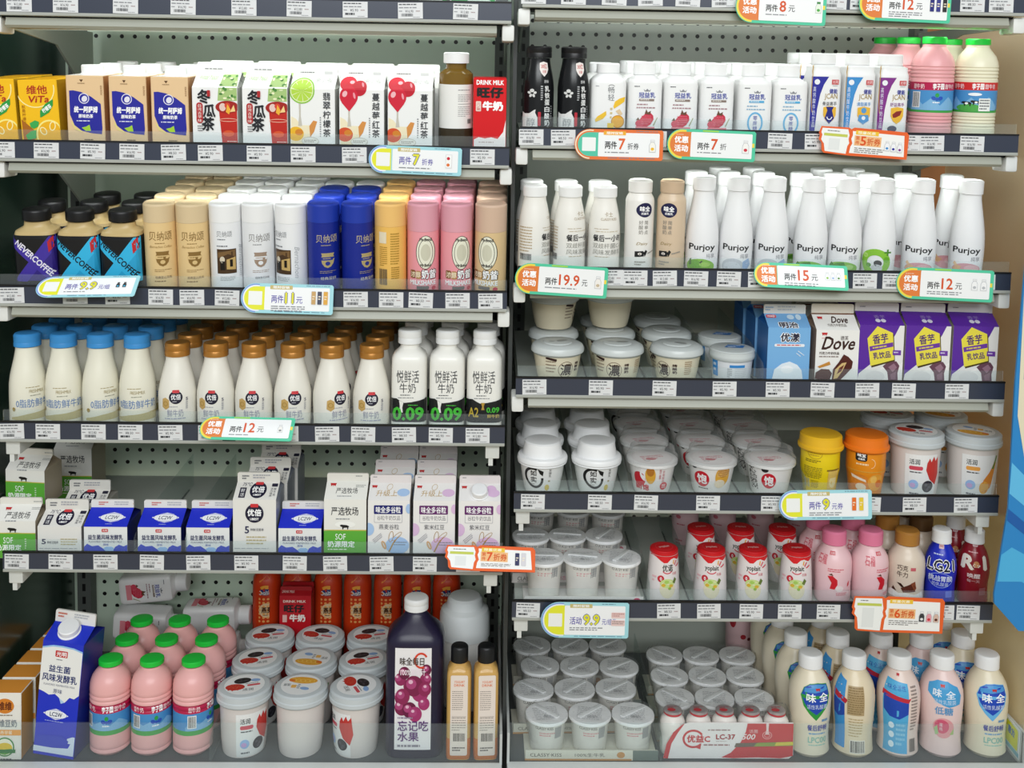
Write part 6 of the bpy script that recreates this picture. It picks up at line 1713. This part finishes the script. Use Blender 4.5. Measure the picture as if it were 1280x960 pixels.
def bot(u, v, s, c='F4F2EE', c2='C8503A', cap='E8E8E8'):
    return [('R', u - 2.2 * s, v - 6 * s, u + 2.2 * s, v - 3.6 * s, 'B9BCC0'), ('R', u - 2 * s, v - 5.8 * s, u + 2 * s, v - 3.7 * s, cap), ('P', [(u - 1.9 * s, v - 3.6 * s), (u + 1.9 * s, v - 3.6 * s), (u + 3.4 * s, v - .5 * s), (u + 3.4 * s, v + 7 * s), (u - 3.4 * s, v + 7 * s), (u - 3.4 * s, v - .5 * s)], 'B9BCC0'), ('P', [(u - 1.6 * s, v - 3.2 * s), (u + 1.6 * s, v - 3.2 * s), (u + 3 * s, v - .3 * s), (u + 3 * s, v + 6.6 * s), (u - 3 * s, v + 6.6 * s), (u - 3 * s, v - .3 * s)], c), ('E', u, v + 3.6 * s, 1.8 * s, 1.6 * s, c2)]


def sign(style, cx, cy, w_, h_, rot, tilt, yaw_, label, big, unit, pics=(), y=-.014, unitw=14, fine=1, pre='两件', top=False):
    P = at(cx, cy, y)
    s = depth(P) / FPX
    a, out = [], pill(w_, h_)
    base = {'green': '56C9A2', 'blue': 'A4D9E2', 'orange': 'E8763C', 'coupon': 'E8652F'}[style]
    L0 = -w_ / 2
    bw = sum({'1': 5.4, '.': 3.4}.get(c_, 8.5) for c_ in big)
    if style == 'green':
        a += [('P', [p for p in pill(w_ - 2, h_ - 2) if p[0] < L0 + h_ * .62] + [(L0 + h_ * .62, -h_ / 2 + 1.4)], 'EFD94E'), ('P', [p for p in pill(w_ - 7, h_ - 7) if p[0] < L0 + h_ * .75] + [(L0 + h_ * .9, -h_ / 2 + 3.6), (L0 + h_ * .9, h_ / 2 - 3.6)], 'E2803F'), ('R', w_ / 2 - 5, -4, w_ / 2 - 1.5, 1, 'EFD94E'), ('R', L0 + h_ + 6, -h_ / 2 + .8, L0 + h_ + 26, -h_ / 2 + 2.4, 'A9D84E'),
              ('T', '优惠', L0 + 9, -10, L0 + 26.5, -1.2, 'FFFFFF', BB), ('T', '活动', L0 + 9, .8, L0 + 26.5, 9.6, 'FFFFFF', BB), ('L', L0 + 11, -12.6, L0 + 24, -11, 1, 'F6D8C0'), ('R', L0 + 29.5, -h_ / 2 + 3.4, w_ / 2 - 4.4, h_ / 2 - 3.6, 'F3F4F4', {'r': 1.5})]
        nc, pc = 'D8592F', '1E1E20'
    elif style in ('blue', 'orange'):
        ring = '7C9ADF' if style == 'blue' else 'F0E6C8'
        disc = 'E6E63A' if style == 'blue' else '57C4A6'
        a += [('P', [p for p in pill(w_ - 1.4, h_ - 1.4) if p[0] < L0 + h_ * .6] + [(L0 + h_ * .62, -h_ / 2 + 1)], ring), ('P', [p for p in pill(w_ - 4.4, h_ - 4.4) if p[0] < L0 + h_ * .6] + [(L0 + h_ * .62, -h_ / 2 + 2.4), (L0 + h_ * .62, h_ / 2 - 2.4)], 'EAF0F6' if style == 'blue' else base), ('P', [p for p in pill(w_ - 8, h_ - 8) if p[0] < L0 + h_ * .6] + [(L0 + h_ * .8, -h_ / 2 + 4), (L0 + h_ * .8, h_ / 2 - 4)], disc), ('R', L0 + 29.5, -h_ / 2 + 4, w_ / 2 - 4.6, h_ / 2 - 4, 'F3F4F5', {'r': 1.5}),
              ('R', L0 + 9.5, -8.5, L0 + 26.5, 8.5, 'F1F2F0', {'r': .8}), ('R', L0 + 36, -h_ / 2 + 2, L0 + 64, -h_ / 2 + 7, 'C9B87A' if style == 'blue' else 'EFAF3A', {'r': .8}), ('T', '限时促销', L0 + 40, -h_ / 2 + 2.8, L0 + 60, -h_ / 2 + 6.2, 'FFFFFF', B), ('L', w_ / 2 - 34, -h_ / 2 + 1.2, w_ / 2 - 4, -h_ / 2 + 2.6, 1, '6A8AA0'), ('L', L0 + 42, h_ / 2 - 3, w_ / 2 - 6, h_ / 2 - 1.6, 1, '6A8AA0')]
        nc, pc = ('E3DE3C', '5A50A8') if style == 'blue' else ('E2662F', '1E1E20')
    if style == 'coupon':
        m0 = L0 + w_ * .36
        out = [(L0 + 2, -h_ / 2 + 1), (m0 - 4, -h_ / 2), (m0 - 1, -h_ / 2 + 2), (m0 + 3, -h_ / 2 - .5), (w_ / 2 - 3, -h_ / 2), (w_ / 2, -h_ / 2 + 4), (w_ / 2, h_ / 2 - 1), (m0 + 2, h_ / 2), (m0 - 2, h_ / 2), (L0 + 8, h_ / 2 - 1), (L0 + 5, h_ / 2 - 4), (L0 + 4, 4), (L0, 0), (L0 + 1, -5), (L0 - .5, -8)]
        a += [('P', [(L0 + 3.4, -h_ / 2 + 3), (m0 - 5, -h_ / 2 + 2.4), (m0 - 2.6, -8), (m0 - 3.4, -3), (m0 - 2, 2), (m0 - 4, 6), (m0 - 5, h_ / 2 - 2), (L0 + 9, h_ / 2 - 3.4), (L0 + 7, 5), (L0 + 3, 0), (L0 + 4, -6), (L0 + 2.4, -9)], 'F2F3F0'), ('P', [(m0 + 1, -h_ / 2 + 4), (w_ / 2 - 6, -h_ / 2 + 4.6), (w_ / 2 - 4, h_ / 2 - 4), (m0 - 1, h_ / 2 - 3.4), (m0, 6), (m0 + 2, 2), (m0, -4), (m0 + 1.6, -8)], 'F4F3F0'),
              ('L', L0 + 10, -h_ / 2 + 5, m0 - 14, -h_ / 2 + 7, 1, '5A5C60'), ('R', L0 + 6, -h_ / 2 + 9, m0 - 5, -h_ / 2 + 12.4, 'C4CB5A'), ('R', L0 + 13, -h_ / 2 + 15, m0 - 14, h_ / 2 - 6, 'E4E6E4'), ('R', m0 + 5, -h_ / 2 + 2.6, m0 + 34, -h_ / 2 + 8, 'F0C23A'), ('T', '限量优惠', m0 + 8, -h_ / 2 + 3.4, m0 + 30, -h_ / 2 + 7, 'FFF6D8', B), ('R', m0 + 4, -8.4, m0 + 38, 4, 'F2BE86'), ('T', '第', m0 + 5.4, -8, m0 + 10.6, -2.6, 'D8622A', B), ('T', '2件' if False else '件', m0 + 5.4, -2, m0 + 10.6, 3.2, 'D8622A', B), ('T', big, m0 + 11.6, -8, m0 + 19, 3.6, 'E0531E', B), ('T', unit, m0 + 20, -6.6, m0 + 37, 2.8, 'D8622A', B), ('L', m0 + 5, 6.4, m0 + 42, 13.6 if h_ > 34 else 11, 3, '6A6460', {'k': .35})]
    else:
        x = L0 + (38 if not unit.startswith('元/') else 36)
        pv = (-3, 6) if style == 'green' else (-4.4, 5.4)
        a += [('T', pre, x, pv[0], x + 15, pv[1], pc, B if style != 'blue' else {'bold': .01})]
        if style == 'blue':
            a += [('T', big, x + 16.2, -8.8, x + 17.8 + bw, 6.8, '55589A', {'bold': .07})]
        a += [('T', big, x + 17, -8, x + 17 + bw, 6, nc, {'bold': .02} if style != 'blue' else {'bold': .03}), ('T', unit, x + 20 + bw, -2.6, x + 20 + bw + unitw, 5.4, pc)]
        a += [('L', x, 8.6, x + 42, 8.6 + 2.6 * fine, fine, '8A8C90', {'k': .45})]
    for p_ in pics:
        a += p_
    V = [(u * s, 0, -v * s) for u, v in out]
    n = len(V)
    t = .0009
    _, fc = fan(out)
    VV = [(x_, -t, z_) for x_, _, z_ in V] + V
    F_ = fc + [tuple(i + n for i in f[::-1]) for f in fc] + [(i, (i + 1) % n, n + (i + 1) % n, n + i) for i in range(n)]
    me = mesh_from('board', VV, F_, mat(base, .3))
    r = root('promotion_sign', P, label, 'sign', 'promotion signs on the rails')
    r.rotation_euler = (Matrix.Rotation(rad(yaw_), 3, 'Z') @ Matrix.Rotation(rad(-tilt), 3, 'X') @ Matrix.Rotation(rad(rot), 3, 'Y')).to_euler()
    link('board', me, r)
    link('sign_print', art_mesh('sign_print', a, lambda u, v, e: (u * s, -t - e, -v * s), eps=.00012, rough=.3), r)
    cl = MB().box(-.008, .008, .0003, .0035, -.004, h_ / 2 * s * .9, 0, .0008)
    link('clip', cl.mesh('clip', clear('clip_plastic', 'F2F6F6', .2, .2, .1), 40), r)


box_pic = lambda u, v, c: [('R', u - 4, v - 8, u + 4, v + 9, 'D8D8DA'), ('R', u - 3.4, v - 7.4, u + 3.4, v + 8.4, 'F6F6F4'), ('E', u - .6, v - 3, 2, 2, c), ('E', u - .8, v + 5, 2, 2, 'E0702F')]
can_pic = lambda u, v, c: [('R', u - 3, v - 8.5, u + 3, v + 8.5, 'D4D4D4', {'r': 1}), ('R', u - 2.6, v - 8, u + 2.6, v + 8, c, {'r': .8}), ('L', u - 1.6, v - 3, u + 1.6, v + 3, 2, 'F2E6CC')]
sign('green', 976, 9, 114, 42, 1.5, 0, 0, "green promotion sign reading 8, right bay's topmost shelf", '8', '元', [bot(47, -2, 1.1, 'E8F2E0', '4FA84A', '3E8A3E')], unitw=8)
sign('green', 1131, 6, 116, 42, 1.5, 0, 0, "green promotion sign reading 12, right bay's topmost shelf", '12', '元', [can_pic(34, -1, '2A2C7A'), can_pic(42, -1, '3A3C8A'), can_pic(50, -1, '2A2A2C')], fine=3, unitw=8)
sign('blue', 519, 200.5, 116, 35, 1.5, 0, 0, "light blue promotion sign reading 7 below the cranberry cartons", '7', '折券', [box_pic(42, -1, 'C8283A')])
sign('orange', 773.5, 181, 111, 38, .5, 0, 0, "orange promotion sign reading 7, right bay's second shelf", '7', '折券', [bot(42, 0, 1.2, 'F4F2EA', 'EFB92E')])
sign('green', 889, 181.5, 111, 38, 1.5, 0, 0, "green promotion sign reading 7, right bay's second shelf", '7', '折', [bot(43, 0, 1.25, 'F4F2EE', 'CF3A48')], unitw=8)
sign('coupon', 1079, 178.5, 113, 35, 4, 0, 0, "orange coupon sign reading 5, right bay's second shelf", '5', '折券', [bot(30, 1, .95, 'F2F2F4', '3E8FD0'), bot(38, 1.4, .95, 'F2F2F4', '2A2C9A'), bot(46, 1.8, .95, 'F2F2F4', '83308A')])
sign('blue', 109, 358.5, 124, 37, -2, 56, 0, "blue promotion sign tilted upward below the coffee bottles", '9.9', '元/组', [bot(38, -2, .7, '2A2A2C', '3EB4E0', '15151A'), bot(46, -2, .7, '2A2A2C', '3EB4E0', '15151A')], y=-.022)
sign('blue', 359, 373.5, 115, 37, 1, 8, 0, "blue promotion sign reading 11 below the white cans", '11', '元', [can_pic(33, -2, 'C9A26A'), can_pic(40.5, -2, '4A4C60'), can_pic(48, -2, 'E0A848')], fine=3, unitw=8)
sign('green', 701.5, 350.5, 116, 39, 3, 0, 0, "green promotion sign reading 19.9, right bay's third shelf", '19.9', '元', [bot(46, -1, 1.2, 'F2EEE8', 'C9B79A')], unitw=7)
sign('green', 1001, 345.5, 118, 32, 2, 25, 0, "green promotion sign reading 15, right bay's third shelf", '15', '元', [bot(33, -2, .8, 'F4F4F4', '86BE34'), bot(40, -2, .8, 'F4F4F4', '9DB6DC'), bot(47, -2, .8, 'F4F4F4', '4F8A2E')], fine=2, unitw=8)
sign('green', 1180.5, 355.5, 118, 40, 1, 0, -6, "green promotion sign reading 12, right bay's third shelf", '12', '元', [bot(36, -2, 1.1, 'F4F4F4', 'B9BCC0'), bot(47, -2, 1.1, 'F4F4F4', 'B9BCC0')], fine=2, unitw=8)
sign('green', 308.5, 536, 117, 34, 1, 52, 0, "green promotion sign tilted upward below the gold-capped bottles", '12', '元', [bot(42, -1, .9, 'F0EEEA', '8A8C90')], y=-.02, unitw=8)
sign('coupon', 612.5, 698.5, 113, 33, 2, 50, 0, "orange coupon sign tilted upward, left bay's fifth shelf", '7', '折券', [can_pic(34, 0, '3A3C60'), can_pic(42, 0, 'D8D4D8')], y=-.02)
sign('blue', 1031.5, 631, 117, 37, -1, 6, 0, "blue promotion sign reading 9 below the yellow cup", '9', '元券', [can_pic(36, -1, 'E8722A'), can_pic(45, -1, 'E9C83A')], fine=2)
sign('blue', 731, 775, 110, 46, .5, 0, 0, "blue promotion sign reading 9.9 below the wrapped cups", '9.9', '元/组券', [[('R', 33, -11, 50, -3.4, 'E8C8C4', {'r': 1}), ('L', 34, -10, 49, -5, 2, 'B98A88'), ('R', 33, -1, 50, 6.4, 'E8C8C4', {'r': 1}), ('L', 34, 0, 49, 5, 2, '9A8A88')]], fine=2, unitw=18, pre='活动')
sign('coupon', 1122, 768.5, 116, 46, 2, 0, 0, "orange coupon sign reading 6, right bay's sixth shelf", '6', '折券', [bot(30, 0, 1.05, '3A3C40', 'E8E8E8'), bot(39, 0, 1.05, 'E8A0AA', 'D2303C'), bot(48, 0, 1.05, 'D8B8A8', '5A2A1C')])

# sticker on the right rim of the right tray
x = .8404
lab = root('sticker', (x + .0006, .06, .325), 'yellow and blue price sticker on right rim of the right tray', 'sticker')
st = MB().box(.0, .0008, -.045, .045, -.03, .022)
link('paper', st.mesh('paper', mat('E9EEF0', .4)), lab)
link('label_print', art_mesh('label_print', [('R', -.04, -.018, .0, .018, 'E3E63A', {'r': .004}), ('T', '优惠', -.03, -.012, -.008, .002, '2A6AC0', BB), ('L', .006, -.014, .04, .014, 4, '8A9CB0'), ('R', -.045, .019, .045, .026, '8CC8DC')], lambda u, v, e: (-e, u, -v), eps=.0002), lab)

# blue advertising board hanging past the end of the right bay
ob = root('advertising_board', at(1270, 500, -.06), 'blue advertising board with wavy stripes hanging at the right edge', 'board')
Pb = ob.location
sb_ = depth(Pb) / FPX
bp = [(1276, 200), (1330, 200), (1330, 800), (1290, 800), (1257, 764), (1256, 752), (1268, 640), (1268, 480)]
V = [((u - 1270) * sb_, 0, -(v - 500) * sb_) for u, v in bp]
n = len(V)
_, fc = fan(bp)
V2 = V + [(x_, .004, z_) for x_, y_, z_ in V]
me = mesh_from('board', V2, fc + [tuple(i + n for i in f[::-1]) for f in fc] + [(i, (i + 1) % n, n + (i + 1) % n, n + i) for i in range(n)], mat('2E86C8', .35))
link('board', me, ob)
link('sign_print', art_mesh('sign_print', [('P', [(1262, 700), (1275, 690), (1330, 720), (1330, 760), (1290, 735), (1259, 735)], '4FB0E0'), ('P', [(1268, 640), (1330, 690), (1330, 705), (1267, 655)], '1F5EA8'), ('P', [(1269, 580), (1330, 640), (1330, 670), (1268, 620)], '63BCE8'), ('P', [(1272, 240), (1330, 240), (1330, 560), (1290, 600), (1273, 520)], 'E4DCC0'), ('L', 1278, 300, 1325, 480, 10, '6A8AA0')], lambda u, v, e: ((u - 1270) * sb_, -e, -(v - 500) * sb_)), ob)
